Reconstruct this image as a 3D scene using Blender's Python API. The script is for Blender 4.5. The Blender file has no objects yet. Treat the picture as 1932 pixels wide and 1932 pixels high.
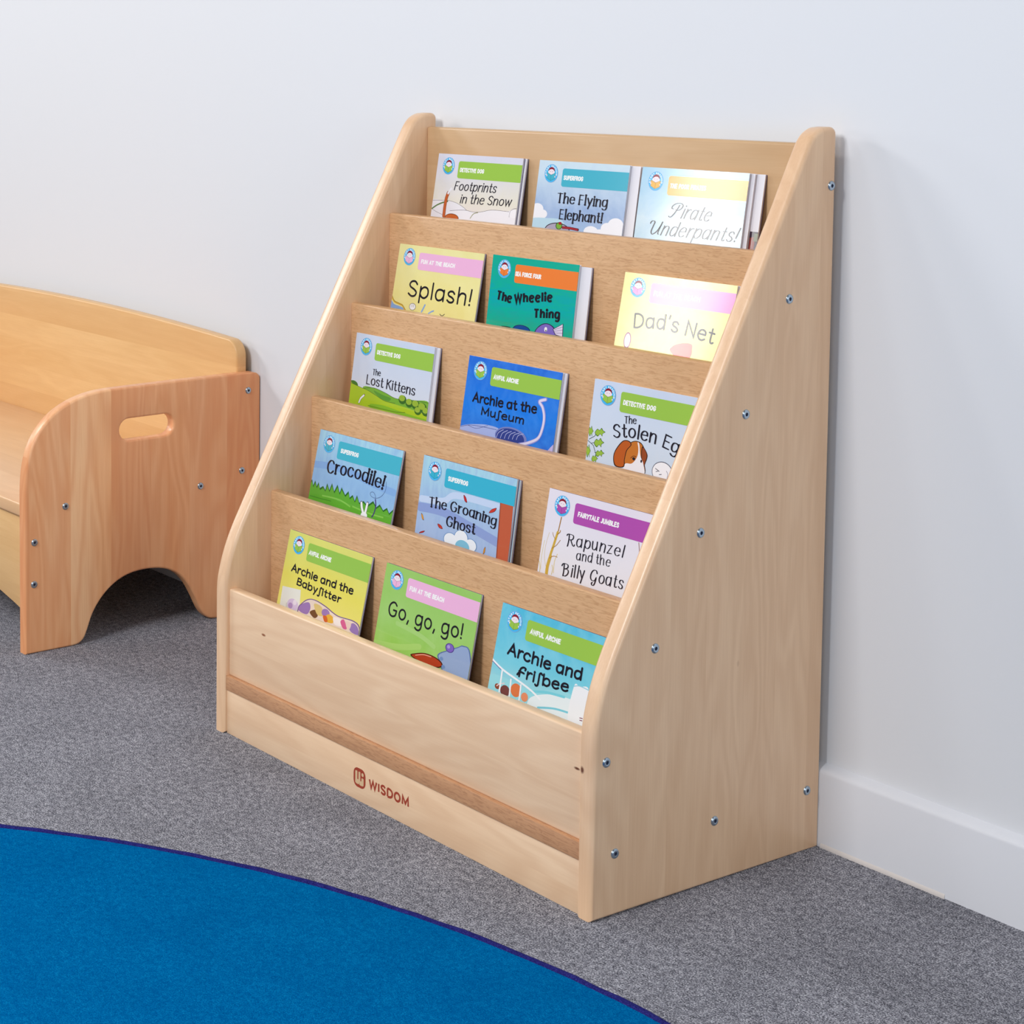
import bpy, bmesh, math, random
from mathutils import Vector, Matrix
random.seed(7)
S = bpy.context.scene
COL = S.collection
PI = math.pi

# ------------------------------------------------------------------ camera
cam_d = bpy.data.cameras.new('camera')
cam = bpy.data.objects.new('camera', cam_d); COL.objects.link(cam)
cam_d.sensor_width = 36.0
cam_d.lens = 3576.17 / 1932 * 36.0
cam_d.shift_x = (966 - 318.64) / 1932
cam_d.shift_y = (401.79 - 966) / 1932
cam_d.clip_start = 0.05
YAW, PITCH, ROLL = -0.9920, -0.0799, 0.0010
cam.matrix_world = (Matrix.Translation((2.2277, -1.5403, 0.9744)) @ Matrix.Rotation(-YAW, 4, 'Z')
                    @ Matrix.Rotation(PI / 2 + PITCH, 4, 'X') @ Matrix.Rotation(ROLL, 4, 'Z'))
S.camera = cam

# ------------------------------------------------------------------ world, lamps, exposure
W = bpy.data.worlds.new('world'); S.world = W; W.use_nodes = True
bg = W.node_tree.nodes['Background']
bg.inputs[0].default_value = (0.95, 0.97, 1.0, 1)
bg.inputs[1].default_value = 0.14

def area_light(name, loc, target, sx, sy, power, color):
    d = bpy.data.lights.new(name, 'AREA'); d.shape = 'RECTANGLE'
    d.size, d.size_y, d.energy, d.color = sx, sy, power, color
    o = bpy.data.objects.new(name, d); COL.objects.link(o)
    o.location = loc
    o.rotation_euler = (Vector(target) - Vector(loc)).to_track_quat('-Z', 'Y').to_euler()
    return o

area_light('studio_strip_light', (-2.73, -3.42, 1.55), (0.5, 0.3, 0.7), 0.31, 0.85, 15, (1.0, 0.98, 0.97))
area_light('strobe_side_light', (-5.20, -1.65, 1.45), (0.6, 0.35, 0.6), 0.45, 0.8, 26, (1.0, 0.98, 0.97))  # small strobe out of view, placed from the wide shadow on the wall
area_light('ceiling_light_left', (-3.30, -1.65, 2.50), (0.2, 0.0, 0.4), 0.8, 0.6, 54, (1.0, 0.985, 0.98))
area_light('ceiling_light_front', (0.68, -3.00, 2.60), (0.4, 0.3, 0.4), 0.85, 0.85, 80, (1.0, 0.985, 0.98))
area_light('ceiling_light_bench', (-0.75, -2.60, 2.60), (-0.7, 0.3, 0.4), 0.40, 0.40, 6, (1.0, 0.985, 0.98))
area_light('fill_light_overhead', (0.00, -2.30, 2.75), (0.0, -2.1, 0.0), 2.4, 1.8, 18, (0.97, 0.98, 1.0))  # added broad overhead fill, not a known ceiling lamp
area_light('fill_light_right', (5.50, -0.90, 1.4), (0.5, 0.1, 0.5), 1.6, 1.8, 56, (0.88, 0.95, 1.0))  # added fill to brighten right-facing surfaces, not an actual window
area_light('fill_light_front_right', (3.10, -3.30, 1.90), (0.5, 0.2, 0.5), 1.4, 1.4, 26, (0.94, 0.97, 1.0))  # added weak fill for the left panel's inner face, no real window

S.view_settings.view_transform = 'Standard'
S.view_settings.look = 'None'
S.view_settings.gamma = 1.0
S.view_settings.use_curve_mapping = False
S.view_settings.exposure = -0.10

# ------------------------------------------------------------------ colour and materials
def lin(c):
    return c / 12.92 if c <= 0.04045 else ((c + 0.055) / 1.055) ** 2.4

def rgb(c):
    if isinstance(c, str): c = tuple(int(c[i:i + 2], 16) for i in (0, 2, 4))
    return (lin(c[0] / 255), lin(c[1] / 255), lin(c[2] / 255), 1)

class NT:
    def __init__(s, name):
        s.m = bpy.data.materials.new(name); s.m.use_nodes = True
        s.t = s.m.node_tree; s.b = s.t.nodes['Principled BSDF']
    def n(s, typ, **kw):
        nd = s.t.nodes.new(typ)
        for k, v in kw.items():
            if k.startswith('i_'):
                key = k[2:]; key = int(key) if key.isdigit() else key.replace('_', ' ')
                nd.inputs[key].default_value = v
            else: setattr(nd, k, v)
        return nd
    def l(s, a, b): s.t.links.new(a, b)
    def math(s, op, a, b=None):
        nd = s.n('ShaderNodeMath', operation=op)
        for i, v in enumerate((a, b)):
            if v is None: continue
            if isinstance(v, (int, float)): nd.inputs[i].default_value = v
            else: s.l(v, nd.inputs[i])
        return nd.outputs[0]
    def mix(s, f, a, b, mode='MIX'):
        nd = s.n('ShaderNodeMix', data_type='RGBA', blend_type=mode)
        for sock, v in ((nd.inputs[0], f), (nd.inputs[6], a), (nd.inputs[7], b)):
            if isinstance(v, (int, float, tuple)): sock.default_value = v
            else: s.l(v, sock)
        return nd.outputs[2]
    def ramp(s, f, p0, p1, c0=(0, 0, 0, 1), c1=(1, 1, 1, 1)):
        nd = s.n('ShaderNodeValToRGB'); e = nd.color_ramp.elements
        e[0].position, e[1].position = p0, p1; e[0].color, e[1].color = c0, c1
        s.l(f, nd.inputs[0]); return nd.outputs[0]
    def noise(s, vec, scale, detail=2, rough=0.5, dist=0.0):
        nd = s.n('ShaderNodeTexNoise', i_Scale=scale, i_Detail=detail, i_Roughness=rough, i_Distortion=dist)
        s.l(vec, nd.inputs['Vector']); return nd.outputs[0]
    def scale(s, vec, v):
        nd = s.n('ShaderNodeVectorMath', operation='MULTIPLY'); s.l(vec, nd.inputs[0]); nd.inputs[1].default_value = v
        return nd.outputs[0]

def plain(name, c, rough=0.5, metal=0.0, spec=0.5):
    k = NT(name); k.b.inputs['Base Color'].default_value = rgb(c)
    k.b.inputs['Roughness'].default_value = rough; k.b.inputs['Metallic'].default_value = metal
    k.b.inputs['Specular IOR Level'].default_value = spec
    return k.m

AX = {'x': 0, 'y': 1, 'z': 2}
def wood(name, light, mid, dark, grain, stave=None, sw=0.08, ring=0.35, fleck=0.0, tone=0.5, rough=0.34, knots=(), spec=0.4):
    k = NT(name); tc = k.n('ShaderNodeTexCoord').outputs['Object']
    info = k.n('ShaderNodeObjectInfo').outputs['Random']
    off = k.n('ShaderNodeCombineXYZ'); r20 = k.math('MULTIPLY', info, 13.7)
    for i in range(3): k.l(r20, off.inputs[i])
    sep = k.n('ShaderNodeSeparateXYZ'); k.l(tc, sep.inputs[0])
    base = k.n('ShaderNodeVectorMath', operation='ADD'); k.l(tc, base.inputs[0]); k.l(off.outputs[0], base.inputs[1])
    vec = base.outputs[0]
    tonev = None
    if stave:
        s0 = k.math('FLOOR', k.math('MULTIPLY', k.math('ADD', sep.outputs[AX[stave]], 7.013), 1 / sw))
        wn = k.n('ShaderNodeTexWhiteNoise', noise_dimensions='1D'); k.l(k.math('ADD', s0, r20), wn.inputs['W'])
        sh = k.n('ShaderNodeVectorMath', operation='MULTIPLY_ADD')
        k.l(wn.outputs['Color'], sh.inputs[0]); sh.inputs[1].default_value = (3, 3, 3); k.l(vec, sh.inputs[2])
        vec = sh.outputs[0]; tonev = wn.outputs['Value']
    g = AX[grain]
    def st(a, c):
        v = [c, c, c]; v[g] = a; return k.scale(vec, tuple(v))
    n1 = k.noise(st(1.3, 9.0), 1.0, 3, 0.5, 0.4)
    rings = k.math('ADD', k.math('MULTIPLY', k.math('SINE', k.math('MULTIPLY', n1, 75.0)), 0.5), 0.5)
    broad = k.ramp(k.noise(st(2.0, 14.0), 1.0, 4, 0.6), 0.3, 0.7)
    pores = k.ramp(k.noise(st(14.0, 420.0), 1.0, 2, 0.6), 0.35, 0.75)
    col = k.mix(broad, rgb(light), rgb(mid))
    col = k.mix(k.math('MULTIPLY', rings, ring), col, rgb(dark))
    col = k.mix(k.math('MULTIPLY', pores, 0.16), col, rgb(dark))
    if tonev is not None:
        col = k.mix(k.math('MULTIPLY', tonev, tone), col, rgb(dark))
    if fleck:
        wob = k.noise(st(60.0, 120.0), 1.0, 1)
        wv = k.n('ShaderNodeVectorMath', operation='MULTIPLY_ADD')
        cw = k.n('ShaderNodeCombineXYZ')
        for i in range(3):
            if i != g: k.l(wob, cw.inputs[i])
        k.l(cw.outputs[0], wv.inputs[0]); wv.inputs[1].default_value = (0.006,) * 3; k.l(vec, wv.inputs[2])
        v = [620.0] * 3; v[g] = 52.0
        f = k.noise(k.scale(wv.outputs[0], tuple(v)), 1.0, 2, 0.55)
        col = k.mix(k.math('MULTIPLY', k.ramp(f, 0.48, 0.66), fleck), col, rgb(dark))
    for (p, r, c) in knots:
        d = k.n('ShaderNodeVectorMath', operation='SUBTRACT'); k.l(tc, d.inputs[0]); d.inputs[1].default_value = p
        e = k.scale(d.outputs[0], r)
        ln = k.n('ShaderNodeVectorMath', operation='LENGTH'); k.l(e, ln.inputs[0])
        col = k.mix(k.ramp(ln.outputs['Value'], 0.45, 1.0, (1, 1, 1, 1), (0, 0, 0, 1)), col, rgb(c))
    k.l(col, k.b.inputs['Base Color'])
    k.b.inputs['Roughness'].default_value = rough; k.b.inputs['Specular IOR Level'].default_value = spec
    bp = k.n('ShaderNodeBump', i_Strength=0.05, i_Distance=0.0006); k.l(pores, bp.inputs['Height']); k.l(bp.outputs[0], k.b.inputs['Normal'])
    return k.m

def wall_paint(name, c, rough=0.55):
    k = NT(name); tc = k.n('ShaderNodeTexCoord').outputs['Object']
    k.b.inputs['Base Color'].default_value = rgb(c); k.b.inputs['Roughness'].default_value = rough
    k.b.inputs['Specular IOR Level'].default_value = 0.25
    bp = k.n('ShaderNodeBump', i_Strength=0.04, i_Distance=0.001); k.l(k.noise(tc, 160, 3), bp.inputs['Height']); k.l(bp.outputs[0], k.b.inputs['Normal'])
    return k.m

def carpet(name, dark, mid, light, scale=620, bump=0.5, big=0.25, p=(0.36, 0.64), spec=0.1):
    k = NT(name); tc = k.n('ShaderNodeTexCoord').outputs['Object']
    fine = k.noise(tc, scale, 3, 0.75)
    med = k.noise(tc, scale * 0.22, 3, 0.6)
    bigv = k.noise(tc, 9, 3, 0.6)
    f = k.math('ADD', k.math('MULTIPLY', fine, 0.78), k.math('MULTIPLY', med, 0.22))
    nd = k.n('ShaderNodeValToRGB'); e = nd.color_ramp.elements
    e[0].position, e[1].position = p; e[0].color, e[1].color = rgb(dark), rgb(light)
    x = e.new(0.5 * (p[0] + p[1])); x.color = rgb(mid)
    k.l(f, nd.inputs[0])
    col = k.mix(k.math('MULTIPLY', k.ramp(bigv, 0.35, 0.7), big), nd.outputs[0], rgb(dark))
    k.l(col, k.b.inputs['Base Color']); k.b.inputs['Roughness'].default_value = 0.95
    k.b.inputs['Specular IOR Level'].default_value = spec
    bp = k.n('ShaderNodeBump', i_Strength=bump, i_Distance=0.003); k.l(f, bp.inputs['Height']); k.l(bp.outputs[0], k.b.inputs['Normal'])
    return k.m

GLOSS = 0.10
_ink = {}
def ink(c):
    if c not in _ink:
        m = plain('print_ink', c, GLOSS, 0, 0.5); _ink[c] = m
    return _ink[c]

def cover_print(name, top, mid, bot, amount=0.25, scale=30, stretch=(1, 1, 1), alt=None):
    """printed cover ground: three colours down the page with brushy paint noise (local z is up the page)"""
    k = NT(name); tc = k.n('ShaderNodeTexCoord').outputs['Object']
    sep = k.n('ShaderNodeSeparateXYZ'); k.l(tc, sep.inputs[0])
    n = k.noise(k.scale(tc, stretch), scale, 4, 0.6, 0.5)
    z = k.math('ADD', sep.outputs[2], k.math('MULTIPLY', k.math('SUBTRACT', n, 0.5), 0.05))
    nd = k.n('ShaderNodeValToRGB'); e = nd.color_ramp.elements
    mr = k.n('ShaderNodeMapRange'); k.l(z, mr.inputs[0]); mr.inputs[1].default_value = 0.03; mr.inputs[2].default_value = 0.14
    e[0].position, e[1].position = 0.0, 1.0; e[0].color, e[1].color = rgb(bot), rgb(top)
    x = e.new(0.5); x.color = rgb(mid); k.l(mr.outputs[0], nd.inputs[0])
    col = nd.outputs[0]
    if alt: col = k.mix(k.math('MULTIPLY', k.ramp(n, 0.42, 0.68), amount), col, rgb(alt))
    k.l(col, k.b.inputs['Base Color']); k.b.inputs['Roughness'].default_value = GLOSS
    return k.m

M = {}
M['side'] = wood('beech_side_panel', (243, 208, 171), (236, 197, 159), (200, 151, 109), 'z', 'y', 0.062, 0.20, 0, 0.30, 0.34,
                 knots=(((0.7325, 0.0, 0.1735), (250, 60, 190), (112, 66, 42)), ((0.7725, 0.235, 0.26), (40, 190, 110), (150, 92, 66))))
M['side'].node_tree.nodes['Principled BSDF'].inputs['Coat Weight'].default_value = 0.35
M['side'].node_tree.nodes['Principled BSDF'].inputs['Coat Roughness'].default_value = 0.32
M['trim'] = wall_paint('cream_filler_paint', (216, 211, 208))
M['front'] = wood('beech_front_board', (242, 211, 177), (236, 201, 165), (212, 168, 130), 'x', 'z', 0.11, 0.26, 0, 0.12,
                  knots=(((0.717, 0.0, 0.1685), (170, 30, 480), (112, 66, 42)), ((0.108, 0.0, 0.167), (160, 30, 420), (150, 92, 60))))
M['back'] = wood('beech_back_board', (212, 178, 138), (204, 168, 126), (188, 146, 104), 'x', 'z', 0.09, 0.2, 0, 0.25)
M['divider'] = wood('oak_divider', (222, 180, 136), (214, 170, 126), (172, 122, 78), 'x', None, 1, 0.10, 0.44, 0)
M['strip'] = wood('beech_strip', (206, 158, 118), (198, 148, 110), (156, 108, 76), 'x', None, 1, 0.1, 0.5, 0)
M['bench_side'] = wood('beech_bench_side', (254, 208, 160), (250, 190, 136), (216, 128, 76), 'z', 'y', 0.079, 0.28, 0, 0.52)
M['bench_back'] = wood('beech_bench_back', (238, 198, 142), (230, 188, 130), (206, 154, 98), 'x', 'z', 0.05, 0.14, 0.05, 0.35)
M['bench_seat'] = wood('beech_bench_seat', (240, 202, 160), (232, 190, 146), (208, 162, 116), 'x', 'y', 0.075, 0.18, 0, 0.3)
M['wall'] = wall_paint('white_wall_paint', (222, 225, 230))
M['skirt'] = wall_paint('white_gloss_paint', (224, 227, 234), 0.35)
M['carpet'] = carpet('grey_carpet', (40, 41, 50), (128, 129, 139), (216, 217, 225), 520, 0.6, 0.22, (0.38, 0.62))
M['rug'] = carpet('blue_rug_pile', (0, 76, 138), (0, 100, 163), (14, 140, 198), 700, 0.6, 0.25, (0.33, 0.67), 0.0)
M['navy'] = carpet('navy_binding', (18, 18, 74), (34, 34, 106), (56, 54, 134), 700, 0.5, 0.1)
M['zinc'] = plain('zinc_bolt', (176, 192, 206), 0.3, 1.0)
M['hexhole'] = plain('bolt_socket', (44, 50, 74), 0.5, 0.6)
M['page'] = plain('page_paper', (226, 225, 232), 0.7, 0, 0.3)
M['paper_cover'] = plain('white_cover', (224, 222, 229), 0.25, 0, 0.5)
M['dark_cover'] = plain('dark_back_cover', (92, 84, 120), 0.25, 0, 0.5)
M['brown_print'] = plain('red_brown_print', (160, 62, 40), 0.5, 0, 0.3)

# ------------------------------------------------------------------ object helpers
def empty(name, loc=(0, 0, 0), rot=(0, 0, 0), size=0.05):
    o = bpy.data.objects.new(name, None); COL.objects.link(o)
    o.location = loc; o.rotation_euler = rot; o.empty_display_size = size
    return o

def tag(o, label, cat, group=None, kind=None):
    o['label'] = label; o['category'] = cat
    if group: o['group'] = group
    if kind: o['kind'] = kind
    return o

def link_mesh(name, me, mats, parent=None, smooth=None):
    o = bpy.data.objects.new(name, me); COL.objects.link(o)
    if not isinstance(mats, (list, tuple)): mats = [mats]
    if len(me.materials) == 0:
        for m in mats: me.materials.append(m)
    if parent: o.parent = parent
    if smooth is not None:
        me.shade_smooth()
        me.set_sharp_from_angle(angle=math.radians(smooth))
    return o

def bm_obj(name, bm, mats, parent=None, smooth=None):
    me = bpy.data.meshes.new(name); bmesh.ops.recalc_face_normals(bm, faces=bm.faces[:]); bm.to_mesh(me); bm.free()
    return link_mesh(name, me, mats, parent, smooth)

def box(name, lo, hi, mat, parent=None, bev=0.0, seg=2):
    bm = bmesh.new(); bmesh.ops.create_cube(bm, size=1)
    for v in bm.verts:
        v.co = Vector([lo[i] + (v.co[i] + 0.5) * (hi[i] - lo[i]) for i in range(3)])
    if bev: bmesh.ops.bevel(bm, geom=bm.edges[:], offset=bev, segments=seg, affect='EDGES', profile=0.5)
    return bm_obj(name, bm, mat, parent, 35 if bev else None)

def outline_solid(name, loops, thick, bev, mat, parent, frame, bres=3, ease=None):
    """solid cut to an outline (first loop outside, others holes); frame maps (u, v, w) to xyz; w runs 0..thick"""
    bm = bmesh.new(); rims = ([], [])
    for li, lp in enumerate(loops):
        P = []
        for q in lp:
            if not P or math.hypot(q[0] - P[-1][0], q[1] - P[-1][1]) > 1e-5: P.append(q)
        if math.hypot(P[0][0] - P[-1][0], P[0][1] - P[-1][1]) < 1e-5: P.pop()
        n = len(P)
        area = sum(P[i - 1][0] * P[i][1] - P[i][0] * P[i - 1][1] for i in range(n))
        inward = (1 if area > 0 else -1) * (1 if li == 0 else -1)
        nrm = []
        for i in range(n):
            a, b, c = P[i - 1], P[i], P[(i + 1) % n]
            d1 = Vector((b[0] - a[0], b[1] - a[1])).normalized(); d2 = Vector((c[0] - b[0], c[1] - b[1])).normalized()
            n1, n2 = Vector((-d1.y, d1.x)), Vector((-d2.y, d2.x))
            m = (n1 + n2).normalized(); k = max(m.dot(n1), 0.6)
            nrm.append(m * inward / k)
        steps = [(bev * (1 - math.sin(t * PI / 2 / bres)), bev * (1 - math.cos(t * PI / 2 / bres))) for t in range(bres + 1)]
        rows = steps + [(o, thick - h) for o, h in steps[::-1]]
        ez = [ease(q[0], q[1]) if ease else 1.0 for q in P]
        rings = [[bm.verts.new(frame(P[i][0] + nrm[i].x * o * ez[i], P[i][1] + nrm[i].y * o * ez[i],
                                     h if ez[i] == 1.0 else (h * ez[i] if h <= bev else thick - (thick - h) * ez[i]))) for i in range(n)] for o, h in rows]
        for a, b in zip(rings[:-1], rings[1:]):
            for i in range(n): bm.faces.new((a[i], a[(i + 1) % n], b[(i + 1) % n], b[i]))
        for side_, r in ((0, rings[0]), (1, rings[-1])):
            for i in range(n): rims[side_].append(bm.edges.get((r[i], r[(i + 1) % n])))
    for es in rims:
        if len(loops) == 1: bmesh.ops.contextual_create(bm, geom=es)
        else: bmesh.ops.triangle_fill(bm, use_beauty=True, use_dissolve=False, edges=es)
    return bm_obj(name, bm, mat, parent, 40)

def arc(cx, cy, r, a0, a1, n=8, ry=None):
    ry = r if ry is None else ry
    return [(cx + r * math.cos(math.radians(a0 + (a1 - a0) * i / n)), cy + ry * math.sin(math.radians(a0 + (a1 - a0) * i / n))) for i in range(n + 1)]

def smooth_pts(P, closed=False, sub=6):
    n = len(P); out = []
    rng = range(n) if closed else range(n - 1)
    for i in rng:
        if closed: p0, p1, p2, p3 = P[i - 1], P[i], P[(i + 1) % n], P[(i + 2) % n]
        else: p0, p1, p2, p3 = P[max(i - 1, 0)], P[i], P[i + 1], P[min(i + 2, n - 1)]
        for j in range(sub):
            t = j / sub; t2 = t * t; t3 = t2 * t
            out.append(tuple(0.5 * (2 * p1[d] + (p2[d] - p0[d]) * t + (2 * p0[d] - 5 * p1[d] + 4 * p2[d] - p3[d]) * t2 + (3 * p1[d] - p0[d] - 3 * p2[d] + p3[d]) * t3) for d in (0, 1)))
    if not closed: out.append(P[-1])
    return out

# ------------------------------------------------------------------ drawn lettering: one skeleton alphabet, several pens
GL = {}
for line in """a 46 C 40,36 34,47 20,50 8,44 3,26 7,8 18,0 32,6 40,22|L 40,50 40,0
b 46 L 5,74 5,0|C 5,24 10,40 22,50 36,46 42,30 40,12 28,0 14,3 5,16
c 42 C 38,40 28,50 14,48 4,34 4,16 14,2 28,0 39,9
d 46 L 40,74 40,0|C 40,36 34,47 20,50 8,44 3,26 7,8 18,0 32,6 40,22
e 44 L 4,27 39,29|C 39,29 36,44 24,50 12,46 4,32 4,16 14,2 27,0 39,8
f 30 C 32,70 24,75 15,70 13,58 13,30 13,0|L 2,48 26,48
g 46 C 40,36 34,47 20,50 8,44 3,26 7,8 18,2 32,8 40,24|C 40,50 40,20 39,-8 30,-22 16,-23 5,-16
h 44 L 5,74 5,0|C 5,28 14,46 26,50 36,44 38,30 38,0
i 12 L 6,50 6,0|D 6,66
j 18 C 12,50 12,10 10,-14 0,-22|D 12,66
k 42 L 5,74 5,0|L 36,48 6,22|L 16,30 38,0
l 12 L 6,74 6,0
m 66 L 5,50 5,0|C 5,30 14,46 24,50 32,44 34,30 34,0|C 34,30 42,46 52,50 60,44 62,30 62,0
n 44 L 5,50 5,0|C 5,28 14,46 26,50 36,44 38,30 38,0
o 46 O 23,25,19,25
p 46 L 5,50 5,-24|C 5,24 10,40 22,50 36,46 42,30 40,12 28,0 14,3 5,16
r 30 L 5,50 5,0|C 5,26 12,42 22,50 30,48
s 38 C 33,41 25,50 12,49 5,39 10,29 24,23 33,13 28,2 15,0 4,8
t 30 L 14,68 14,12|C 14,14 17,2 25,0 30,4|L 2,48 28,48
u 44 C 5,50 5,18 10,3 20,0 32,8 38,24|L 38,50 38,0
v 40 L 3,50 20,0 37,50
w 60 L 3,50 16,0 30,44 44,0 57,50
x 40 L 4,50 36,0|L 36,50 4,0
y 42 L 4,50 21,4|L 39,50 12,-24
z 40 L 5,49 35,49 4,1 37,1
A 54 L 3,0 27,70 51,0|L 12,24 42,24
B 48 L 6,70 6,0|C 6,70 24,70 38,64 39,48 28,38 6,37|C 6,37 28,37 43,30 44,12 30,1 6,0
C 52 C 47,56 36,69 20,68 6,50 5,24 16,4 32,0 48,12
D 54 L 6,70 6,0|C 6,70 26,69 44,58 50,36 44,13 26,1 6,0
E 44 L 40,70 6,70 6,0 41,0|L 6,37 34,37
F 42 L 40,70 6,70 6,0|L 6,36 33,36
G 56 C 48,58 36,70 20,68 6,50 5,24 16,4 32,0 46,8 50,28|L 50,32 32,32
H 54 L 6,70 6,0|L 48,70 48,0|L 6,36 48,36
I 12 L 6,70 6,0
J 36 C 30,70 30,30 28,10 16,0 4,8
K 50 L 6,70 6,0|L 44,70 7,32|L 18,42 47,0
L 42 L 6,70 6,0 40,0
M 64 L 6,0 8,70 32,14 56,70 58,0
N 54 L 6,0 6,70 48,0 48,70
O 58 O 29,35,24,35
P 46 L 6,70 6,0|C 6,70 26,70 41,63 42,46 28,34 6,33
R 50 L 6,70 6,0|C 6,70 26,70 41,63 41,47 28,36 6,36|L 24,36 47,0
S 46 C 41,58 30,70 14,68 6,54 12,42 30,32 41,20 36,4 20,0 5,10
T 48 L 2,69 46,69|L 24,69 24,0
U 54 C 6,70 6,26 12,5 27,0 42,5 48,26 48,70
V 50 L 3,70 25,0 47,70
W 72 L 3,70 19,0 36,64 53,0 69,70
Y 48 L 4,70 24,34 44,70|L 24,34 24,0
! 14 L 8,72 6,20|D 6,3
, 16 L 9,6 4,-12
' 10 L 6,74 4,58
^ 28 C 30,66 22,74 15,66 14,50 14,0 12,-16 4,-22 -2,-16
# 66 C 34,66 28,36 18,10 6,-2 -6,2|C 6,44 -8,46 -10,60 8,74 38,77 58,66 52,46 34,38 22,40
@ 66 C -14,58 -12,68 -2,72 10,66 10,44 12,14 26,0 44,14 54,40 58,72 56,30 58,6 66,4
$ 56 C -8,62 0,70 24,70 41,63 41,47 28,36 8,36|C 8,70 10,40 6,0 2,-6|C 24,36 36,14 44,2 52,0 56,8
% 54 C -10,58 0,70 24,70 40,62 36,46 8,38|C 8,70 8,30 4,-2|C 8,38 34,38 46,26 40,8 20,-4 4,2
& 60 C 50,56 40,70 18,66 6,44 8,18 24,4 44,10 50,26 50,4 44,-18 30,-22 24,-12 30,-6
~ 40 C -4,8 6,30 12,56 26,70 40,66 38,54|L 4,36 34,30|L 10,46 8,0""".split('\n'):
    ch, w, rest = line.split(' ', 2)
    st = []
    for s in rest.split('|'):
        kind, pts = s[0], [tuple(float(v) for v in q.split(',')) for q in s[2:].split(' ')]
        st.append((kind, pts))
    GL[ch] = (float(w), st)

def ribbon(P, wf, cap=True, closed=False):
    """one strip of quads along a pen stroke with mitred corners and round ends; wf(dx, dy) is the pen's width for a direction"""
    Q = []
    for q in P:
        if not Q or math.hypot(q[0] - Q[-1][0], q[1] - Q[-1][1]) > 1e-4: Q.append(q)
    if closed and math.hypot(Q[0][0] - Q[-1][0], Q[0][1] - Q[-1][1]) < 1e-4: Q.pop()
    n = len(Q)
    if n < 2: return []
    def direc(i):
        a, b = Q[i % n], Q[(i + 1) % n]; L = math.hypot(b[0] - a[0], b[1] - a[1])
        return ((b[0] - a[0]) / L, (b[1] - a[1]) / L)
    lr = []
    for i in range(n):
        d2 = direc(i) if (closed or i < n - 1) else direc(n - 2)
        d1 = direc(i - 1) if (closed or i > 0) else d2
        w = (wf(*d1) + wf(*d2)) / 4
        mx, my = -d1[1] - d2[1], d1[0] + d2[0]; ml = math.hypot(mx, my)
        if ml < 0.2: mx, my, ml = -d2[1], d2[0], 1.0
        mx, my = mx / ml, my / ml
        k = w / max(abs(-mx * d1[1] + my * d1[0]), 0.42)
        lr.append(((Q[i][0] + mx * k, Q[i][1] + my * k), (Q[i][0] - mx * k, Q[i][1] - my * k)))
    out = [[lr[i][0], lr[(i + 1) % n][0], lr[(i + 1) % n][1], lr[i][1]] for i in range(n if closed else n - 1)]
    if cap and not closed:
        for i, d, sg in ((0, direc(0), -1), (n - 1, direc(n - 2), 1)):
            w = wf(*d) / 2; a0 = math.atan2(d[1] * sg, d[0] * sg)
            out.append([(Q[i][0] + w * math.cos(a0 + t * PI / 6), Q[i][1] + w * math.sin(a0 + t * PI / 6)) for t in range(-3, 4)])
    return [('s',)] + out

def lettering(text, base, cap, pen=9, contrast=0.0, slant=0.0, serif=0.0, track=8, rnd=True, jitter=0.0, space=24, arcpts=None):
    """polygons (page mm, v down) of text fitted along the baseline points base"""
    P = [(base[i], base[i + 1]) for i in range(0, len(base), 2)]
    if len(P) > 2: P = smooth_pts(P, False, 8)
    cum = [0]
    for a, b in zip(P[:-1], P[1:]): cum.append(cum[-1] + math.hypot(b[0] - a[0], b[1] - a[1]))
    total = sum((GL[c][0] + track) if c != ' ' else space for c in text) - track
    xs, ys = cum[-1] / total, cap / 70.0
    rs = random.Random(text)
    def at(s):
        s = max(0, min(s, cum[-1] - 1e-6))
        i = max(j for j in range(len(cum) - 1) if cum[j] <= s)
        f = (s - cum[i]) / (cum[i + 1] - cum[i]); a, b = P[i], P[i + 1]
        return a[0] + (b[0] - a[0]) * f, a[1] + (b[1] - a[1]) * f, math.atan2(b[1] - a[1], b[0] - a[0])
    polys = []; x = 0
    def wf(dx, dy): return pen * ys * (1 - contrast + contrast * abs(dy))
    for c in text:
        if c == ' ': x += space; continue
        gw, strokes = GL[c]
        ox, oy, ang = at((x + gw / 2) * xs); ang += rs.uniform(-jitter, jitter)
        ca, sa = math.cos(ang), math.sin(ang)
        def tr(q):
            lx = (q[0] - gw / 2) * xs + slant * q[1] * ys; ly = -(q[1] * (1 - pen / 70.0) + pen / 2) * ys
            return (ox + lx * ca - ly * sa, oy + lx * sa + ly * ca)
        for kind, pts in strokes:
            if kind == 'D':
                cx, cy = tr(pts[0]); r = pen * ys * 0.62
                polys.append([(cx + r * math.cos(t * PI / 5), cy + r * math.sin(t * PI / 5)) for t in range(10)]); continue
            if kind == 'O':
                Q = pts; cx, cy, rx, ry = Q[0][0], Q[0][1], Q[0][2], Q[0][3]
                L = [tr((cx + rx * math.cos(t * PI / 12), cy + ry * math.sin(t * PI / 12))) for t in range(24)]
                polys += ribbon(L, wf, closed=True); continue
            L = [tr(q) for q in (smooth_pts(pts, False, 5) if kind == 'C' else pts)]
            polys += ribbon(L, wf, cap=rnd)
            if serif and kind == 'L':
                for q, q2 in ((pts[0], pts[1]), (pts[-1], pts[-2])):
                    if abs(q[0] - q2[0]) < 6 and abs(q[1] - q2[1]) > 20:
                        polys += ribbon([tr((q[0] - serif, q[1])), tr((q[0] + serif, q[1]))], lambda dx, dy: pen * ys * 0.45, cap=True)
        x += gw + track
    return polys

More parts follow.
